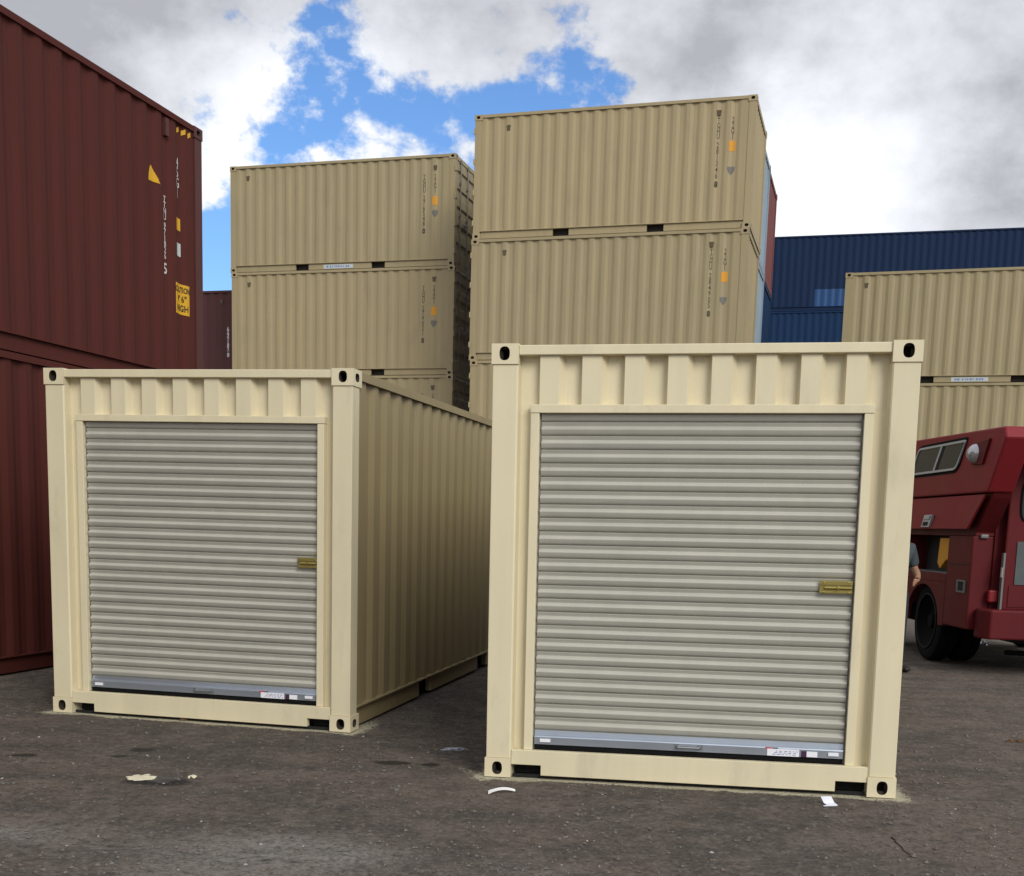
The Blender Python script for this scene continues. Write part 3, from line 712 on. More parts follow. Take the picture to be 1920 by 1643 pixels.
    for (a, b_, z0, z1, mt) in bar_labels: P('bar_sticker', MB().box(a, b_, ys_ - 0.0012, ys_ + 0.002, z0, z1), mt, door)
    for s in (-1, 1): P('bar_stop', MB().box((bx0 + 0.035 if s < 0 else bx1 - 0.085), (bx0 + 0.10 if s < 0 else bx1 - 0.025), dy - 0.040, dy - 0.0336, 0.222, 0.242), 'white_label' , door, 0.001)
    return root
def label_strip(x1):
    return [(x1 - 0.43, x1 - 0.245, 0.2075, 0.249, 'white_label'), (x1 - 0.442, x1 - 0.405, 0.2505, 0.2575, 'red_print'), (x1 - 0.402, x1 - 0.368, 0.2505, 0.2565, 'black_print'),
            (x1 - 0.232, x1 - 0.202, 0.208, 0.244, 'purple_label'), (x1 - 0.2015, x1 - 0.14, 0.210, 0.242, 'white_label')]
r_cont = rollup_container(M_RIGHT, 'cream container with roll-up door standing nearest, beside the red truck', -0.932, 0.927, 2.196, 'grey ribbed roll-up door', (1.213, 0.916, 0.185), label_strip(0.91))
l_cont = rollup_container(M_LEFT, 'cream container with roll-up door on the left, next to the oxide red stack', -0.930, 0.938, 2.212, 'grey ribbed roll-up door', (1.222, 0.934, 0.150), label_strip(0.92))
# fine print on the door labels
for rc, x1 in ((r_cont, 0.91), (l_cont, 0.92)):
    dr = [o for o in rc.children if o.name.startswith('roll_up_door')][0]; b_ = MB(); yy = 0.088 - 0.0335 - 0.0016
    for row in range(3):
        xx = x1 - 0.40 + 0.01 * row
        while xx < x1 - 0.262:
            wd = random.uniform(0.008, 0.022); b_.box(xx, xx + wd, yy - 0.0006, yy, 0.215 + row * 0.010, 0.219 + row * 0.010); xx += wd + random.uniform(0.006, 0.012)
    b_.xform(Matrix(((0, -1, 0, L20 / 2), (1, 0, 0, 0), (0, 0, 1, 0), (0, 0, 0, 1)))); link('label_print', b_.mesh('label_print'), 'blue_print', dr)

# --- tan stack in the middle right, four high, and the coloured ones behind it
XR, YR, AR = 1.7429, 26.2249, -0.2850
names = ['bottom of the four-high tan stack behind the near right container', 'second lowest in the four-high tan stack behind the near right container',
         'tan container second from the top in the stack at centre right', 'topmost tan container of the stack at centre right, against the clouds']
for lv in range(4):
    rc = container(side_on(XR, YR, AR, lv * H8 + (0.0 if lv == 0 else 0), L20, (0.0, 0.01, -0.02, 0.0)[lv] if lv else 0.0), L20, H8, ('tan', 'tan', 'tan_olive', 'tan_warm')[lv],
                   names[lv] if lv > 1 else 'tan container, ' + names[lv], ends=('door', 'wall'), vx=(-2.258, 2.262), group='tan containers of the centre right stack')
    tan_marks(rc, H8, 'TGHU', ('284617', '284582', '284905', '281346')[lv], '22G1', D_R)
for lv in range(4):
    container(side_on(XR, YR, AR, lv * H8, L20, -0.10, 2.52), L20, H8, 'pale_blue', ('pale blue container at the bottom of the row hidden behind the centre right stack', 'pale blue container second from the ground behind the centre right stack',
              'pale blue container end just right of the third tan level, with dark scratches', 'pale blue container end just right of the topmost centre tan container')[lv], ends=('door', 'wall'), door_mat='oxide_dark', group='pale blue containers behind the tan stack')  # unseen left doors made dark so less light bounces between the stacks
for lv in range(4):
    container(side_on(XR, YR, AR, lv * H8, L20, -0.12, 5.06), L20, H8, ('navy', 'navy', 'navy_lower', 'rose')[lv], ('navy container at ground level in the third row of the centre stack', 'navy container second from the ground in the third row of the centre stack',
              'dark navy container under the rose red one at the centre stack', 'rose red container sticking out at the right of the centre stack, top level')[lv], ends=('door', 'wall'), door_mat='oxide_dark', group='third row behind the tan stack')  # hidden doors darkened here too, to keep the stack gap dim
# --- tan stack in the middle left
XL, YL, AL = -4.6273, 30.5593, -0.2735
for lv in range(4):
    rc = container(side_on(XL, YL, AL, lv * H8, L20, (0, 0.03, 0.02, 0.0)[lv]), L20, H8, ('tan', 'tan_warm', 'tan', 'tan_olive')[lv],
                   ('tan container at the foot of the left tan stack, behind the cream ones', 'tan container barely showing above the left cream roof, in the left tan stack',
                    'tan container second from the top in the left tan stack', 'topmost tan container of the left stack, with dark door end to its right')[lv], ends=('wall', 'door'), group='tan containers of the left stack')
    tan_marks(rc, H8, 'TGHU', ('273114', '273390', '279021', '276548')[lv], '22G1', D_L, (-0.44, 0.36) if lv == 3 else None)
# --- tan stack at the right, three high
AT = -0.310; px_, py_ = 7.72, 29.35
cx_, cy_ = px_ + math.cos(AT) * L20 / 2, py_ + math.sin(AT) * L20 / 2
for lv in range(3):
    rc = container(side_on(cx_, cy_, AT, lv * H8, L20, (0.02, 0.03, 0)[lv]), L20, H8, ('tan_olive', 'tan_olive', 'tan_olive')[lv],
                   ('tan container on the ground behind the red truck', 'tan container just above the red truck, below the topmost of the right stack',
                    'topmost tan container at the right edge, in front of the blue ones')[lv], ends=('wall', 'door'), group='tan containers of the right stack')
    tan_marks(rc, H8, 'TGHU', ('290021', '290377', '291640')[lv], '22G1', D_L, (-0.46, 0.36) if lv == 2 else None)
# --- blue high stack far right
AB = -0.2765
bx_, by_ = 16.0 - 1.4 * math.cos(AB), 47.3 - 1.4 * math.sin(AB)
for lv in range(5):
    top = lv == 4
    rc = container(side_on(bx_, by_, AB, lv * H8, L40, 0.0), L40, H9 if top else H8, 'navy' if top else 'navy_lower',
              ('blue container at the foot of the far right stack', 'blue container second from the ground in the far right stack', 'blue container third from the ground in the far right stack',
               'lower visible blue container behind the right tan stack', 'long dark blue container topmost at the far right, with lighter blue patch')[lv], ends=('wall', 'door'), group='blue containers of the far right stack', vents=False)
    if top:
        wall_sticker(rc, L40, 'paint_patch', -3.19, -1.2, 0.175, 0.83, 'blue_patch', off=0.004)
# --- maroon stack peeking out between the oxide red stack and the left tan stack
ex = ray(447, 552); kk = 33.6 / ex.y; mx_, my_ = ex.x * kk, 33.6
AM = -0.2735; mcx, mcy = mx_ - math.cos(AM) * L40 / 2, my_ - math.sin(AM) * L40 / 2
for lv in range(3):
    rc = container(side_on(mcx, mcy, AM, lv * H8, L40), L40, H8, 'maroon', ('dark maroon container on the ground behind the oxide red stack', 'dark maroon container second up behind the oxide red stack',
         'dark maroon container glimpsed between the oxide red stack and the left tan stack')[lv], ends=('wall', 'door'), group='maroon containers at the back left', pockets=False)
    if lv == 2:
        column(rc, L40, 'serial_number', ('mar',), '664182', L40 / 2 - 0.34, 1.61, 0.96, 'white_print', 0.006); column(rc, L40, 'check_digit', ('mard',), '0', L40 / 2 - 0.34, 0.92, 0.78, 'white_print', 0.008)
# --- oxide red stack at the left, running towards the viewer
for lv in range(2):
    Mr = M_RED @ Matrix.Translation((-L40 / 2, CW / 2, lv * H9))
    rc = container(Mr, L40, H9, 'oxide', ('lower oxide red container at the left edge, behind the left cream one', 'upper oxide red container at the left with yellow caution sticker')[lv],
                   ends=('door', 'wall') if lv else ('wall', 'wall'), group='oxide red containers at the left', pockets=False, vents=False, post_mat='oxide_dark' if lv else None, wall_mat='oxide')
    if lv:
        E4 = L40 / 2
        column(rc, L40, 'owner_code', ('red0',), 'TTNU', E4 - 0.735, 2.01, 1.76, 'white_print', 0.001)
        column(rc, L40, 'serial_number', ('red1',), '971826', E4 - 0.735, 1.735, 1.355, 'white_print', 0.001)
        column(rc, L40, 'check_digit', ('red2',), '5', E4 - 0.735, 1.316, 1.20, 'white_print', 0.003)
        column(rc, L40, 'size_type_code', ('red3',), '45G1', E4 - 0.475, 2.485, 2.06, 'white_print', 0.0, 0.8)
        wall_sticker(rc, L40, 'triangle_sticker', E4 - 1.045, E4 - 0.845, 0, 0, 'yellow', lambda f: (2.092, 2.093 + 0.172 * (1 - abs(f - 0.25) / (0.75 if f > 0.25 else 0.26))))
        wall_sticker(rc, L40, 'height_sticker', E4 - 0.53, E4 - 0.42, 1.71, 1.84, 'yellow')
        wall_sticker(rc, L40, 'pale_plate', E4 - 0.522, E4 - 0.418, 1.438, 1.576, 'pale_sticker')
        st = wall_sticker(rc, L40, 'caution_sticker', E4 - 0.563, E4 - 0.285, 0.82, 1.146, 'yellow')
        for i, (bd, sz_, zz) in enumerate((('CAUTION', 0.088, 1.118), ("9' 6\"", 0.098, 1.025), ('HIGH', 0.098, 0.925))):
            tm = text_mesh(('cau', i), bd, sz_, 0.9, 'CENTER', 0.002, 0.72 if i == 0 else 0.95).copy()
            for v in tm.vertices:
                xx = E4 - 0.424 + v.co.x; v.co = (xx, -(CW / 2 - WALL_IN - corr_depth(L40, xx)) - 0.006, zz - sz_ * 0.72 + v.co.y)
            link('caution_print', tm, 'black_print', st)
        for i in range(3):
            wall_sticker(rc, L40, 'hazard_stripe', E4 - 0.49 + i * 0.10, E4 - 0.43 + i * 0.10, 0, 0, 'yellow', lambda f: (2.725 + 0.03 * f, 2.775 + 0.03 * f))
        link('vent_cover', MB().box(E4 - 0.75, E4 - 0.685, -CW / 2 + 0.004, -CW / 2 + 0.07, 2.62, 2.80).mesh('vent_cover'), 'oxide_dark', rc)

# ------------------------------------------------------------------ red truck
TX = 5.16; TZ = -0.02
tr = empty('red_truck', Matrix.Translation((TX, 13.4, ground_z(TX, 14) - 0.004 + 0.0))); tag(tr, 'old red service truck with slanted cab corner parked at the right edge', 'truck')
def TP(name, mb, mat, parent=tr, bevel=0.0, smooth=False): return link(name, mb.mesh(name, smooth), mat, parent, bevel)
# local: x to the right, y away from viewer (0 = tail corner), z up ; left flank at x=0
YB = 4.2; WD = 2.45; TOP = 2.80
flank = MB()
# flank profile (y,z): upright tail up to 1.62, then leaning out towards the viewer
prof = [(0.0, 0.52), (0.0, 1.62), (-0.42, 2.05), (-0.80, 2.62), (-0.74, 2.74), (YB, 2.84), (YB, 0.52), (2.15, 0.52), (2.10, 0.85), (1.95, 1.02), (1.25, 1.02), (1.05, 0.85), (0.95, 0.52)]
def yz(x0, x1): return lambda p, q, t_: (t_, p, q)
# build the flank in strips so that the locker opening is a real hole
def strip(pts, mat, name, x0=0.0, x1=0.24, bevel=0.006, parent=tr): return TP(name, MB().prism(pts, x0, x1, lambda p, q, t_: (t_, p, q)), mat, parent, bevel)
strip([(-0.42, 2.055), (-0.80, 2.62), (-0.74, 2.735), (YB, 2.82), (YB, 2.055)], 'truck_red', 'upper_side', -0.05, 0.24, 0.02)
strip([(0.0, 1.62), (-0.36, 1.995), (-0.40, 2.05), (YB, 2.05), (YB, 1.58), (0.0, 1.58)], 'truck_red_shaded', 'locker_band', 0.03, 0.24)
strip([(0.0, 0.52), (0.0, 1.5795), (0.75, 1.5795), (0.75, 0.52)], 'truck_red_shaded', 'rear_corner_panel', 0.0, 0.24, 0.015)
strip([(0.7505, 1.12), (0.7505, 1.02), (1.02, 1.02), (2.08, 1.02), (YB, 1.02), (YB, 1.12)], 'truck_red_shaded', 'locker_sill', 0.0, 0.24)
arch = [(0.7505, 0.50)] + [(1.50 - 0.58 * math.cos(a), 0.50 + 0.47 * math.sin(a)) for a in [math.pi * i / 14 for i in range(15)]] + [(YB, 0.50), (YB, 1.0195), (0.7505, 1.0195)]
strip(arch, 'truck_red_shaded', 'wheel_arch_panel', 0.0, 0.06)
strip([(2.3, 1.121), (2.3, 1.579), (YB, 1.579), (YB, 1.121)], 'truck_red_shaded', 'front_locker_door', 0.0, 0.24)
# raised locker flap, hinged under the ledge and leaning outwards a little
fl = MB(); a0, a1 = (-0.30, 1.99), (0.06, 1.655)
fl.add([(-0.035, -0.33, 2.035), (-0.035, YB, 2.035), (-0.075, YB, 1.655), (-0.075, 0.03, 1.655), (-0.010, -0.33, 2.035), (-0.010, YB, 2.035), (-0.045, YB, 1.655), (-0.045, 0.03, 1.655)],
       [(0, 1, 2, 3), (4, 7, 6, 5), (0, 4, 5, 1), (3, 2, 6, 7), (0, 3, 7, 4), (1, 5, 6, 2)])
flap = TP('locker_flap', fl, 'truck_red', tr, 0.006)
la = MB(); la.add([], [])
la.prism([(1.50, 1.675), (1.22, 1.675), (1.12, 1.825), (1.40, 1.825)], -0.092, -0.060, lambda p, q, t_: (t_, p, q)); la.prism([(1.40, 1.77), (1.20, 1.77), (1.16, 1.815), (1.36, 1.815)], -0.104, -0.0925, lambda p, q, t_: (t_, p, q))
TP('flap_latch', la, 'silver_trim', flap, 0.004)
TP('latch_recess', MB().prism([(1.44, 1.695), (1.27, 1.695), (1.24, 1.74), (1.41, 1.74)], -0.096, -0.0925, lambda p, q, t_: (t_, p, q)), 'black', flap)
# locker inside
TP('locker_lining', MB().box(0.30, 0.34, 0.76, 2.3, 1.0, 1.6), 'interior')
for n_, bx in (('locker_floor', (0.0605, 0.34, 0.755, 2.3, 1.121, 1.135)), ('locker_end', (0.02, 0.34, 0.751, 0.765, 1.13, 1.57))): TP(n_, MB().box(*bx), 'rod_grey' if n_ == 'locker_floor' else 'interior')
yb = MB(); yb.prism([(0.80, 1.55), (1.32, 1.55), (1.36, 1.24), (1.26, 1.17), (1.10, 1.27), (0.86, 1.33)], 0.10, 0.22, lambda p, q, t_: (t_, p, q)); TP('yellow_tank', yb, 'orange', tr, 0.01)
# sliding side window, a parallelogram with silver frame and two panes
def para(y0b, y1b, y0t, y1t, zb, zt, inset=0.0, rr=0.07, n=5):
    """rounded parallelogram outline in (y,z); right end = nearer the viewer"""
    c = [(y0b - inset * 1.1, zb + inset), (y1b + inset * 0.9, zb + inset), (y1t + inset * 1.1, zt - inset), (y0t - inset * 0.9, zt - inset)]
    out_ = []; r_ = max(0.01, rr - inset)
    for i in range(4):
        p = Vector(c[i]); a = (Vector(c[i - 1]) - p).normalized(); b2 = (Vector(c[(i + 1) % 4]) - p).normalized()
        rrr = r_ * (1.5 if i in (1, 3) else 0.6)
        for k_ in range(n + 1):
            f = k_ / n; q = (p + a * rrr) * (1 - f) ** 2 + p * 2 * f * (1 - f) + (p + b2 * rrr) * f ** 2; out_.append((q.x, q.y))
    return out_
def ring(outer, inner, x0, x1):
    b = MB(); n = len(outer); vs = [(x0, *p) for p in outer] + [(x0, *p) for p in inner] + [(x1, *p) for p in outer] + [(x1, *p) for p in inner]; fs = []
    for i in range(n):
        j = (i + 1) % n; fs += [(i, j, n + j, n + i), (2 * n + i, 3 * n + i, 3 * n + j, 2 * n + j), (i, 2 * n + i, 2 * n + j, j), (n + i, n + j, 3 * n + j, 3 * n + i)]
    return b.add(vs, fs)
wy = dict(y0b=2.10, y1b=0.52, y0t=1.86, y1t=0.26, zb=2.335, zt=2.665)
win = TP('side_window', ring(para(**wy, inset=-0.03), para(**wy, inset=0.0), -0.060, -0.045), 'rubber')
TP('window_frame', ring(para(**wy, inset=0.001), para(**wy, inset=0.026), -0.074, -0.046), 'silver_trim', win)
ysb, yst = 1.24, 1.01
TP('mullion', MB().prism([(ysb + 0.05, 2.358), (ysb - 0.005, 2.358), (yst - 0.005, 2.642), (yst + 0.05, 2.642)], -0.072, -0.047, lambda p, q, t_: (t_, p, q)), 'silver_trim', win)
TP('mullion_shadow_gap', MB().prism([(ysb - 0.006, 2.358), (ysb - 0.08, 2.358), (yst - 0.08, 2.642), (yst - 0.006, 2.642)], -0.066, -0.047, lambda p, q, t_: (t_, p, q)), 'black', win)
g1 = para(**wy, inset=0.027)
left_pane = [p for p in g1]
TP('pane', MB().prism([(2.06, 2.358), (ysb + 0.051, 2.358), (yst + 0.051, 2.642), (1.885, 2.642)], -0.062, -0.050, lambda p, q, t_: (t_, p, q)), 'glass_dark', win)
TP('pane', MB().prism([(ysb - 0.081, 2.358), (0.58, 2.358), (0.33, 2.62), (0.31, 2.642), (yst - 0.081, 2.642)], -0.062, -0.050, lambda p, q, t_: (t_, p, q)), 'glass_dark', win)
# round lamp in a small housing on the leaning corner
lh = TP('lamp_housing', MB().prism([(0.06, 2.37), (-0.26, 2.36), (-0.42, 2.63), (0.04, 2.60)], -0.075, -0.0505, lambda p, q, t_: (t_, p, q)), 'truck_red_shaded', tr, 0.008)
lp = MB(); lp.lathe([(0.001, 0.075), (0.04, 0.07), (0.08, 0.045), (0.098, 0.01), (0.105, 0.0), (0.105, -0.03)], (-0.085, -0.06, 2.49), (-0.86, -0.5, 0.02), 24); TP('round_lamp', lp, 'lens', lh, 0, True)
# tail: roof, recessed end wall, door, bumper
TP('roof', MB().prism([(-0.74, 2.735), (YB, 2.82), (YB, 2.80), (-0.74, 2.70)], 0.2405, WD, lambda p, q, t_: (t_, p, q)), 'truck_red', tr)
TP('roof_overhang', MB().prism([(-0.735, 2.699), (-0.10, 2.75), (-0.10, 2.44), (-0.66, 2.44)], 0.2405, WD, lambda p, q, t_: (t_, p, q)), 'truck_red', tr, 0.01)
TP('roof_vent', MB().prism([(-0.76, 2.70), (-0.752, 2.66), (-0.70, 2.66), (-0.70, 2.70)], 0.36, 0.52, lambda p, q, t_: (t_, p, q)), 'interior', tr)
TP('tail_wall', MB().box(0.2405, WD, -0.02, 0.04, 0.62, 2.60), 'truck_red_shaded')
TP('right_side', MB().prism([(-0.0, 0.52), (0.0, 1.62), (-0.42, 2.05), (-0.70, 2.60), (YB, 2.60), (YB, 0.52)], WD, WD + 0.06, lambda p, q, t_: (t_, p, q)), 'truck_red_shaded')
TP('front_wall', MB().box(0.0, WD, YB, YB + 0.1, 0.5, 2.82), 'truck_red_shaded')
dr = TP('tail_door', MB().box(0.31, 1.01, -0.16, -0.12, 0.76, 2.42), 'truck_red_shaded', tr, 0.02)
ov = [(0.515 + 0.085 * math.copysign(abs(math.cos(a)) ** 0.8, math.cos(a)), 1.985 + 0.235 * math.copysign(abs(math.sin(a)) ** 0.62, math.sin(a))) for a in [2 * math.pi * i / 28 for i in range(28)]]
ov2 = [(0.515 + (x_ - 0.515) * 0.80, 1.985 + (z_ - 1.985) * 0.93) for x_, z_ in ov]
TP('window_seal', MB().prism(ov, -0.172, -0.158, lambda p, q, t_: (p, t_, q)), 'rubber', dr)
TP('oval_window', MB().prism(ov2, -0.178, -0.1715, lambda p, q, t_: (p, t_, q)), 'glass_dark', dr)
TP('lower_window', MB().box(0.435, 0.665, -0.172, -0.158, 1.05, 1.53), 'glass_dusty', dr)
TP('kick_plate', MB().box(0.38, 0.85, -0.170, -0.158, 0.80, 1.04), 'truck_red_shaded', dr)
TP('door_edge_trim', MB().box(0.293, 0.315, -0.175, -0.115, 0.74, 1.40), 'rod_grey', dr); TP('door_edge_trim', MB().box(0.3155, 1.01, -0.175, -0.115, 0.735, 0.76), 'rod_grey', dr)
TP('door_handle', MB().tube((0.28, -0.19, 1.13), (0.28, -0.19, 1.24), 0.018, n=10), 'chrome', dr)
TP('marker_lamp', MB().box(0.075, 0.165, -0.035, -0.001, 1.555, 1.60), 'rod_grey', tr, 0.01)
TP('tail_lamp', MB().box(0.19, 0.30, -0.10, -0.021, 0.84, 0.98), 'truck_red', tr, 0.02)
bp = [(0.08, -0.20), (0.14, -0.34), (WD, -0.34), (WD, -0.021), (0.08, -0.021)]
TP('bumper', MB().prism(bp, 0.44, 0.77, lambda p, q, z: (p, q, z)), 'truck_red_shaded', tr, 0.02)
TP('filler_cap', ring([(0.36, 0.93), (0.10, 0.93), (0.10, 1.075), (0.36, 1.075)], [(0.32, 0.95), (0.15, 0.95), (0.15, 1.055), (0.32, 1.055)], -0.014, -0.001), 'rod_grey')
TP('filler_recess', MB().box(-0.006, -0.001, 0.151, 0.319, 0.951, 1.054), 'black')
TP('panel_seam', MB().box(-0.004, -0.0005, 0.02, 0.74, 1.245, 1.253), 'interior')
TP('chassis', MB().box(0.55, WD - 0.5, 0.0, YB, 0.38, 0.60), 'black')
TP('axle', MB().tube((0.3, 1.5, 0.5), (WD - 0.3, 1.5, 0.5), 0.07, n=10), 'black')
TP('tow_bar', MB().tube((0.6, 0.3, 0.24), (WD, 0.25, 0.22), 0.03, n=8), 'rubber')
def wheel(x0, x1, y, out_sign):
    b = MB(); xc = 0.5 * (x0 + x1); hw = 0.5 * (x1 - x0); rO, rI = 0.50, 0.335
    b.lathe([(rI, -hw * 0.86), (rI + 0.05, -hw), (rO - 0.07, -hw), (rO - 0.02, -hw * 0.86), (rO, -hw * 0.6), (rO, -hw * 0.12), (rO - 0.015, -hw * 0.1), (rO - 0.015, hw * 0.1), (rO, hw * 0.12), (rO, hw * 0.6), (rO - 0.02, hw * 0.86), (rO - 0.07, hw), (rI + 0.05, hw), (rI, hw * 0.86), (rI, -hw * 0.86)], (xc, y, rO + 0.006), (1, 0, 0), 40)
    wh = TP('wheel', b, 'rubber', tr, 0, True)
    r_ = MB(); d = -hw * 0.8
    r_.lathe([(0.348, d - 0.022), (0.330, d - 0.032), (0.315, d + 0.01), (0.22, d + 0.10), (0.10, d + 0.10), (0.085, d + 0.02), (0.001, d + 0.015)], (xc, y, rO + 0.006), (1, 0, 0), 32)
    rg = MB(); rg.lathe([(0.352, d - 0.024), (0.346, d - 0.036), (0.332, d - 0.034), (0.330, d - 0.02)], (xc, y, rO + 0.006), (1, 0, 0), 40); TP('rim_flange', rg, 'flange', wh, 0, True)
    TP('rim', r_, 'wheel_dark', wh, 0, True)
wheel(0.07, 0.32, 1.50, -1); wheel(0.38, 0.63, 1.50, -1); wheel(WD - 0.52, WD - 0.26, 1.5, 1); wheel(WD - 0.22, WD + 0.02, 1.5, 1); wheel(0.0, 0.26, 3.75, -1); wheel(WD - 0.26, WD, 3.75, 1)

# ------------------------------------------------------------------ person beside the truck
def skin_mesh(name, nodes, edges, sub=2, root=0):
    me = bpy.data.meshes.new(name); me.from_pydata([n_[0] for n_ in nodes], edges, [])
    o = bpy.data.objects.new(name, me); C.objects.link(o)
    sm = o.modifiers.new('skin', 'SKIN'); sm.use_smooth_shade = True
    for i, n_ in enumerate(nodes):
        r_ = n_[1]; me.skin_vertices[0].data[i].radius = r_ if isinstance(r_, tuple) else (r_, r_); me.skin_vertices[0].data[i].use_root = (i == root)
    ss = o.modifiers.new('sub', 'SUBSURF'); ss.levels = sub; ss.render_levels = sub
    dg = bpy.context.evaluated_depsgraph_get(); out_ = bpy.data.meshes.new_from_object(o.evaluated_get(dg)); out_.name = name
    bpy.data.objects.remove(o); bpy.data.meshes.remove(me)
    for p in out_.polygons: p.use_smooth = True
    return out_
PX, PY = 4.36, 13.55
pr = empty('person', Matrix.Translation((PX, PY, ground_z(PX, PY))) @ Matrix.Rotation(R(22), 4, 'Z')); tag(pr, 'person in a grey blue shirt, hand at the waist, mostly hidden beside the red truck', 'person')
# facing the viewer (-y); image right = +x
bn_ = [((0, 0, 0.95), (0.125, 0.095)), ((0, 0, 1.10), (0.125, 0.10)), ((0, 0.005, 1.28), (0.150, 0.11)), ((0, 0.01, 1.42), (0.125, 0.09)), ((0, 0.0, 1.51), 0.055), ((0, -0.005, 1.57), 0.058),
       ((0, -0.015, 1.63), (0.070, 0.088)), ((0, -0.01, 1.70), (0.076, 0.096)), ((0, 0.0, 1.765), (0.05, 0.06)),
       # image-right arm bent in front of the belly
       ((0.185, 0.015, 1.42), 0.062), ((0.255, 0.03, 1.27), 0.050), ((0.285, 0.02, 1.19), 0.043), ((0.235, -0.09, 1.135), 0.042), ((0.165, -0.19, 1.095), 0.030), ((0.135, -0.215, 1.078), (0.036, 0.022)), ((0.105, -0.235, 1.06), (0.037, 0.020)),
       ((0.075, -0.252, 1.072), 0.0095), ((0.045, -0.255, 1.06), 0.0085), ((0.072, -0.254, 1.052), 0.0098), ((0.038, -0.256, 1.036), 0.0088), ((0.072, -0.25, 1.032), 0.0095), ((0.042, -0.25, 1.014), 0.0085),
       ((0.076, -0.244, 1.015), 0.0085), ((0.052, -0.24, 0.998), 0.0075), ((0.118, -0.25, 1.10), 0.0105), ((0.088, -0.268, 1.102), 0.009),
       # other arm hanging
       ((-0.185, 0.015, 1.42), 0.062), ((-0.25, 0.02, 1.27), 0.050), ((-0.275, 0.0, 1.13), 0.042), ((-0.285, -0.05, 0.97), 0.035), ((-0.283, -0.08, 0.88), 0.027), ((-0.28, -0.09, 0.84), (0.022, 0.036)), ((-0.278, -0.10, 0.80), (0.018, 0.037)),
       ((-0.278, -0.135, 0.765), 0.0095), ((-0.272, -0.14, 0.725), 0.0085), ((-0.278, -0.112, 0.755), 0.0098), ((-0.270, -0.115, 0.708), 0.0088), ((-0.278, -0.09, 0.757), 0.0095), ((-0.270, -0.09, 0.715), 0.0085), ((-0.278, -0.068, 0.765), 0.0085), ((-0.272, -0.066, 0.732), 0.0075),
       ((-0.268, -0.135, 0.82), 0.0105), ((-0.258, -0.155, 0.785), 0.009),
       # legs
       ((0.10, 0, 0.88), 0.088), ((0.115, -0.01, 0.50), 0.058), ((0.12, 0.0, 0.30), 0.052), ((0.12, 0.015, 0.09), 0.038), ((0.125, -0.10, 0.045), (0.040, 0.026)), ((0.128, -0.16, 0.035), (0.038, 0.02)),
       ((-0.10, 0, 0.88), 0.088), ((-0.115, -0.01, 0.50), 0.058), ((-0.12, 0.0, 0.30), 0.052), ((-0.12, 0.015, 0.09), 0.038), ((-0.125, -0.10, 0.045), (0.040, 0.026)), ((-0.128, -0.16, 0.035), (0.038, 0.02))]
be = [(0, 1), (1, 2), (2, 3), (3, 4), (4, 5), (5, 6), (6, 7), (7, 8), (3, 9), (9, 10), (10, 11), (11, 12), (12, 13), (13, 14), (14, 15), (15, 16), (16, 17), (15, 18), (18, 19), (15, 20), (20, 21), (15, 22), (22, 23), (14, 24), (24, 25),
      (3, 26), (26, 27), (27, 28), (28, 29), (29, 30), (30, 31), (31, 32), (32, 33), (33, 34), (32, 35), (35, 36), (32, 37), (37, 38), (32, 39), (39, 40), (31, 41), (41, 42),
      (0, 43), (43, 44), (44, 45), (45, 46), (46, 47), (47, 48), (0, 49), (49, 50), (50, 51), (51, 52), (52, 53), (53, 54)]
body = link('body', skin_mesh('body', bn_, be), 'skin', pr)
fc = MB(); fc.prism([(-0.014, 1.655), (0.014, 1.655), (0.006, 1.70), (-0.006, 1.70)], -0.128, -0.095, lambda p, q, t_: (p * (1.0 if t_ < -0.11 else 1.4), t_, q)); link('nose', fc.mesh('nose'), 'skin', pr)
for s in (-1, 1):
    eb = MB(); eb.lathe([(0.001, 0.012), (0.008, 0.010), (0.012, 0.0), (0.008, -0.01)], (s * 0.030, -0.094, 1.695), (0, -1, 0), 10); link('eye', eb.mesh('eye', True), 'hair', pr)
    ea = MB(); ea.lathe([(0.001, 0.012), (0.018, 0.010), (0.028, 0.0), (0.02, -0.008)], (s * 0.079, 0.0, 1.672), (s, 0.2, 0), 12); link('ear', ea.mesh('ear', True), 'skin', pr)
mo = MB(); mo.prism([(-0.024, 1.628), (0.024, 1.628), (0.016, 1.636), (-0.016, 1.636)], -0.108, -0.09, lambda p, q, t_: (p, t_, q)); link('mouth', mo.mesh('mouth'), 'leather', pr)
link('hair', skin_mesh('hair', [((0, 0.03, 1.70), (0.083, 0.092)), ((0, 0.015, 1.755), (0.080, 0.095)), ((0, 0.02, 1.80), (0.045, 0.05)), ((0, 0.055, 1.64), (0.068, 0.05))], [(0, 1), (1, 2), (0, 3)]), 'hair', pr)
link('shirt', skin_mesh('shirt', [((0, 0, 0.86), (0.170, 0.135)), ((0, 0, 1.10), (0.155, 0.125)), ((0, 0.005, 1.28), (0.172, 0.128)), ((0, 0.01, 1.42), (0.148, 0.105)), ((0, 0.0, 1.50), 0.068),
     ((0.19, 0.015, 1.42), 0.082), ((0.258, 0.03, 1.28), 0.074), ((0.280, 0.028, 1.20), 0.070), ((-0.19, 0.015, 1.42), 0.082), ((-0.25, 0.02, 1.28), 0.074), ((-0.268, 0.01, 1.20), 0.070)],
     [(0, 1), (1, 2), (2, 3), (3, 4), (3, 5), (5, 6), (6, 7), (3, 8), (8, 9), (9, 10)]), 'shirt', pr)
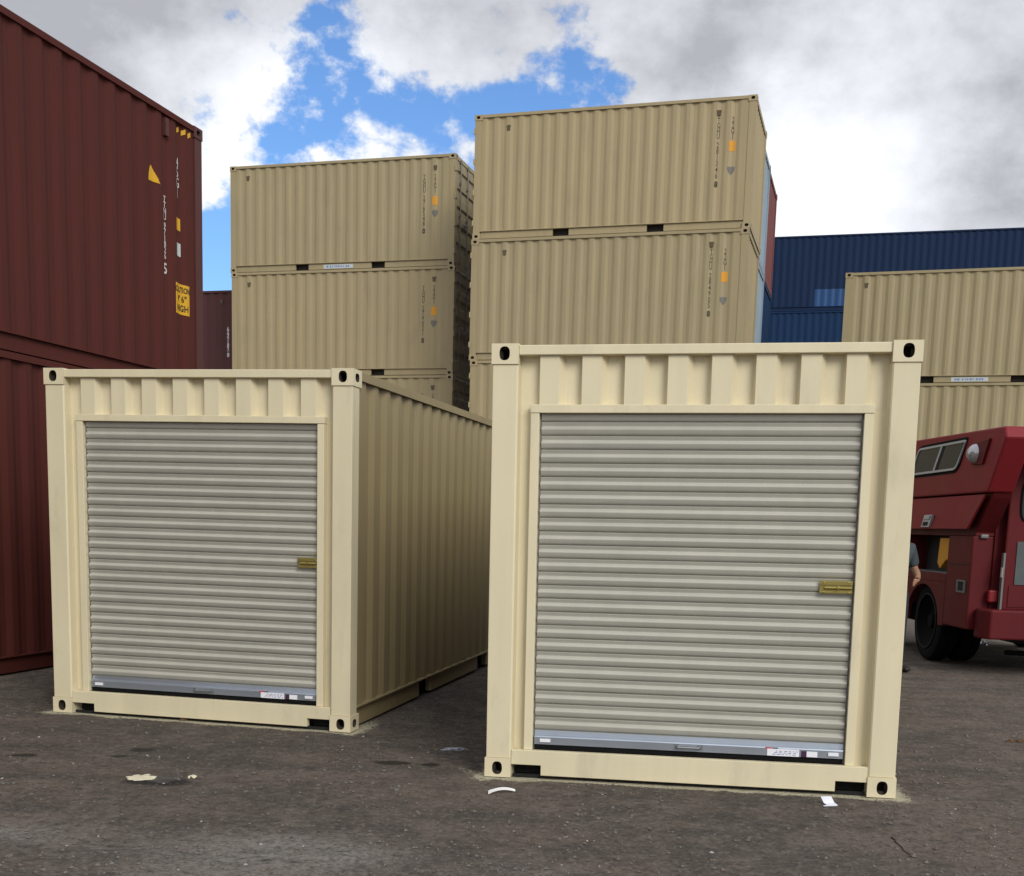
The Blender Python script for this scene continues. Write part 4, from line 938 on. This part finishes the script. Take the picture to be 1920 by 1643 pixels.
link('trousers', skin_mesh('trousers', [((0, 0, 1.02), (0.150, 0.118)), ((0, 0, 0.90), (0.155, 0.122)), ((0.105, 0, 0.82), 0.104), ((0.115, -0.01, 0.50), 0.076), ((0.12, 0.0, 0.28), 0.070), ((0.12, 0.01, 0.07), 0.068), ((-0.105, 0, 0.82), 0.104), ((-0.115, -0.01, 0.50), 0.076), ((-0.12, 0.0, 0.28), 0.070), ((-0.12, 0.01, 0.07), 0.068)],
     [(0, 1), (1, 2), (2, 3), (3, 4), (4, 5), (1, 6), (6, 7), (7, 8), (8, 9)]), 'denim', pr)
for s in (-1, 1): link('shoe', skin_mesh('shoe', [((s * 0.12, 0.05, 0.050), (0.050, 0.046)), ((s * 0.122, -0.05, 0.050), (0.052, 0.046)), ((s * 0.126, -0.15, 0.042), (0.050, 0.038)), ((s * 0.128, -0.205, 0.036), (0.036, 0.028))], [(0, 1), (1, 2), (2, 3)]), 'leather', pr)

# ------------------------------------------------------------------ things lying about
def on_ground(px, py):
    p = ground_at(px, py)
    for _ in range(4): p = ground_at(px, py, ground_z(p.x, p.y))
    return Vector((p.x, p.y, ground_z(p.x, p.y)))
def blob_sheet(name, c, rx, ry, seed, th, mat, label, cat, rough=0.35, rot=0.0, dome=0.4):
    n = 40; rings = 6; b = MB(); vs = []; fs = []
    def pt(a, f):
        rad = 1 + rough * (noise.noise(Vector((math.cos(a) * 1.3 + seed, math.sin(a) * 1.3, seed))) + 0.6 * noise.noise(Vector((math.cos(a) * 3.1, math.sin(a) * 3.1 + seed, 2.0))))
        x_, y_ = math.cos(a) * rx * rad * f, math.sin(a) * ry * rad * f
        x2, y2 = x_ * math.cos(rot) - y_ * math.sin(rot), x_ * math.sin(rot) + y_ * math.cos(rot)
        return c.x + x2, c.y + y2
    for j in range(rings):
        f = (1.0, 0.97, 0.8, 0.5, 0.25, 0.02)[j]; hz = (-0.004, th * 0.75, th, th * (1 + dome * 0.3), th * (1 + dome * 0.4), th * (1 + dome * 0.4))[j]
        for i in range(n):
            x_, y_ = pt(2 * math.pi * i / n, f); vs.append((x_ - c.x, y_ - c.y, ground_z(x_, y_) - c.z + hz))
    for j in range(rings - 1):
        for i in range(n): fs.append((j * n + i, j * n + (i + 1) % n, (j + 1) * n + (i + 1) % n, (j + 1) * n + i))
    fs.append(tuple(range((rings - 1) * n, rings * n)))
    b.add(vs, fs); o = link(name, b.mesh(name, True), mat); o.location = c; tag(o, label, cat); return o
cpud = on_ground(290, 1462)
blob_sheet('water_puddle', cpud, 0.155, 0.085, 3.3, 0.004, 'puddle', 'dark shallow puddle under the spilled cream paint', 'puddle', 0.3)
blob_sheet('paint_spill', on_ground(264, 1459), 0.078, 0.085, 8.1, 0.0075, 'wet_paint', 'large splash of spilled cream paint in a puddle', 'paint spill', 0.55)
blob_sheet('paint_spill', on_ground(361, 1457), 0.026, 0.036, 1.4, 0.007, 'wet_paint', 'small drop of cream paint right of the large splash', 'paint spill', 0.5)
# white plastic strip
c = on_ground(940, 1487); b = MB(); pts = []
for i in range(13):
    f = i / 12; x_ = -0.075 + 0.155 * f; y_ = -0.045 + 0.07 * (1 - (1 - f) ** 2.2); wdt = 0.014 * (1 - f) ** 0.8 + 0.005 + (0.008 if i < 2 else 0)
    z_ = 0.006 + 0.012 * math.sin(f * 3.1); pts.append((x_, y_, wdt, z_))
vs = []
for x_, y_, wdt, z_ in pts: vs += [(x_, y_ - wdt, z_), (x_, y_ + wdt, z_ + 0.008), (x_, y_ + wdt, z_ + 0.011), (x_, y_ - wdt, z_ + 0.003)]
fs = []
for i in range(12):
    for k_ in range(4): fs.append((i * 4 + k_, i * 4 + (k_ + 1) % 4, (i + 1) * 4 + (k_ + 1) % 4, (i + 1) * 4 + k_))
b.add(vs, fs + [(0, 1, 2, 3), (48, 51, 50, 49)]); o = link('plastic_strip', b.mesh('plastic_strip', True), 'plastic_white'); o.location = c; tag(o, 'curved white plastic strip on the ground by the near container', 'litter')
# folded paper
c = on_ground(1555, 1510); b = MB()
b.prism([(-0.020, 0.002), (0.022, 0.008), (0.030, 0.045), (0.028, 0.045), (0.020, 0.010), (-0.020, 0.004)], -0.03, 0.035, lambda p, q, t_: (t_ + (q - 0.02) * -0.5, p, q))
b.prism([(-0.035, 0.003), (-0.021, 0.004), (-0.021, 0.006), (-0.035, 0.005)], -0.05, 0.028, lambda p, q, t_: (t_, p, q))
o = link('folded_paper', b.mesh('folded_paper'), 'paper'); o.location = c; o.rotation_euler.z = R(12); tag(o, 'folded scrap of white paper below the right fork pocket', 'litter')
# crushed wrapper between the containers
def crumple(name, c, sx_, sy_, sz_, mat, label, seed, rotz=0.0):
    bm = bmesh.new(); bmesh.ops.create_icosphere(bm, subdivisions=3, radius=1.0)
    for v in bm.verts:
        p = v.co.copy(); q = 1 + 0.45 * noise.noise(p * 1.6 + Vector((seed, 0, 0))) + 0.22 * abs(noise.noise(p * 4.5 + Vector((0, seed, 0))))
        v.co = (p.x * q * sx_, p.y * q * sy_, max(-0.2, p.z * q) * sz_ + 0.2 * sz_)
    me = bpy.data.meshes.new(name); bm.to_mesh(me); bm.free(); o = link(name, me, mat); o.location = c; o.rotation_euler.z = rotz; tag(o, label, 'litter'); return o
crumple('crushed_wrapper', on_ground(851, 1406), 0.080, 0.035, 0.014, 'wrapper', 'crushed shiny wrapper on the ground in the gap between the cream containers', 2.2, R(14))
crumple('crushed_can', on_ground(1836, 1209), 0.11, 0.09, 0.05, 'crumpled_foil', 'crumpled silver scrap on the ground under the truck bumper', 5.2, R(20))
crumple('dirt_clod', on_ground(345, 1351), 0.030, 0.022, 0.020, 'timber', 'brown clod of dirt under the middle of the left container sill', 3.7, 0.3)
crumple('dirt_clod', on_ground(1897, 1391), 0.040, 0.022, 0.016, 'timber', 'left of two dark brown scraps on the ground at the right edge', 1.7, 0.2)
crumple('dirt_clod', on_ground(1914, 1391), 0.035, 0.022, 0.018, 'timber', 'right of two dark brown scraps on the ground at the right edge', 6.7, 0.5)
# twig and offcuts
def stick(name, a, b_, r_, mat, label, cat):
    A_, B_ = on_ground(*a), on_ground(*b_); mb = MB(); mid = (A_ + B_) / 2; n = 7; prev = None
    for i in range(n + 1):
        p = A_.lerp(B_, i / n) - mid + Vector((0, 0, 0)); p.z = ground_z(p.x + mid.x, p.y + mid.y) - mid.z + r_ * 1.1; p.x += 0.006 * math.sin(i * 2.1); p.y += 0.006 * math.cos(i * 1.7)
        if prev is not None: mb.tube(prev, p, r_ * (1 - 0.06 * i), r_ * (1 - 0.06 * (i + 1)), 7)
        prev = p
    o = link(name, mb.mesh(name, True), mat); o.location = mid; tag(o, label, cat)
stick('twig', (1672, 1572), (1706, 1605), 0.004, 'twig', 'thin dark twig on the ground below the right near corner', 'twig')
# timber block behind the left cream container's corner
A_ = M_LEFT @ Vector((-CW / 2 - 0.035, 0.14, 0)); zz = ground_z(A_.x, A_.y)
tb = MB(); tb.box(-0.045, 0.02, -0.02, 0.03, 0, 0.34); o = link('timber_offcut', tb.mesh('timber_offcut'), 'timber', None, 0.004); o.matrix_world = Matrix.Translation((A_.x, A_.y, zz)) @ Matrix.Rotation(-0.2183, 4, 'Z') @ Matrix.Rotation(R(2), 4, 'Y')
tag(o, 'upright brown timber offcut against the left cream container corner', 'timber')
# loose stones: too many to count
def stones(name, mat, count, seed, rmin, rmax, label, area):
    rnd = random.Random(seed); b = MB()
    base = [(1, 0, 0), (-1, 0, 0), (0, 1, 0), (0, -1, 0), (0, 0, 1), (0, 0, -1)]
    tri = [(0, 2, 4), (2, 1, 4), (1, 3, 4), (3, 0, 4), (2, 0, 5), (1, 2, 5), (3, 1, 5), (0, 3, 5)]
    made = 0
    while made < count:
        x_, y_ = rnd.uniform(area[0], area[1]), area[2] + (area[3] - area[2]) * rnd.random() ** 1.7
        if min(pad_dist(x_, y_, i)[0] for i in range(3)) < 0.02: continue
        if noise.noise(Vector((x_ * 1.1, y_ * 1.1, seed))) < rnd.uniform(-0.5, 0.45): continue
        r_ = rmin + (rmax - rmin) * rnd.random() ** 4; z_ = ground_z(x_, y_); a = rnd.uniform(0, 6.28); ca, sa = math.cos(a), math.sin(a)
        vs = []
        for p in base:
            q = [p[i] * r_ * rnd.uniform(0.6, 1.25) for i in range(3)]; q[2] *= 0.7; q[0] += rnd.uniform(-0.3, 0.3) * r_
            vs.append((x_ + q[0] * ca - q[1] * sa, y_ + q[0] * sa + q[1] * ca, z_ + q[2] + r_ * 0.2))
        b.add(vs, tri); made += 1
    o = link(name, b.mesh(name), mat, kind='stuff'); tag(o, label, 'gravel')
stones('gravel', 'stone', 9000, 11, 0.0035, 0.017, 'small grey stones scattered over the dark yard ground', (-4.5, 6.5, 4.6, 13))
stones('brown_gravel', 'brown_stone', 5000, 37, 0.0035, 0.016, 'small brown stones and crumbs of dirt scattered over the yard', (-4.5, 6.5, 4.6, 13))
stones('pale_gravel', 'pale_stone', 420, 23, 0.003, 0.013, 'small pale chips and pebbles scattered over the yard ground', (-4.5, 6.5, 4.6, 11))
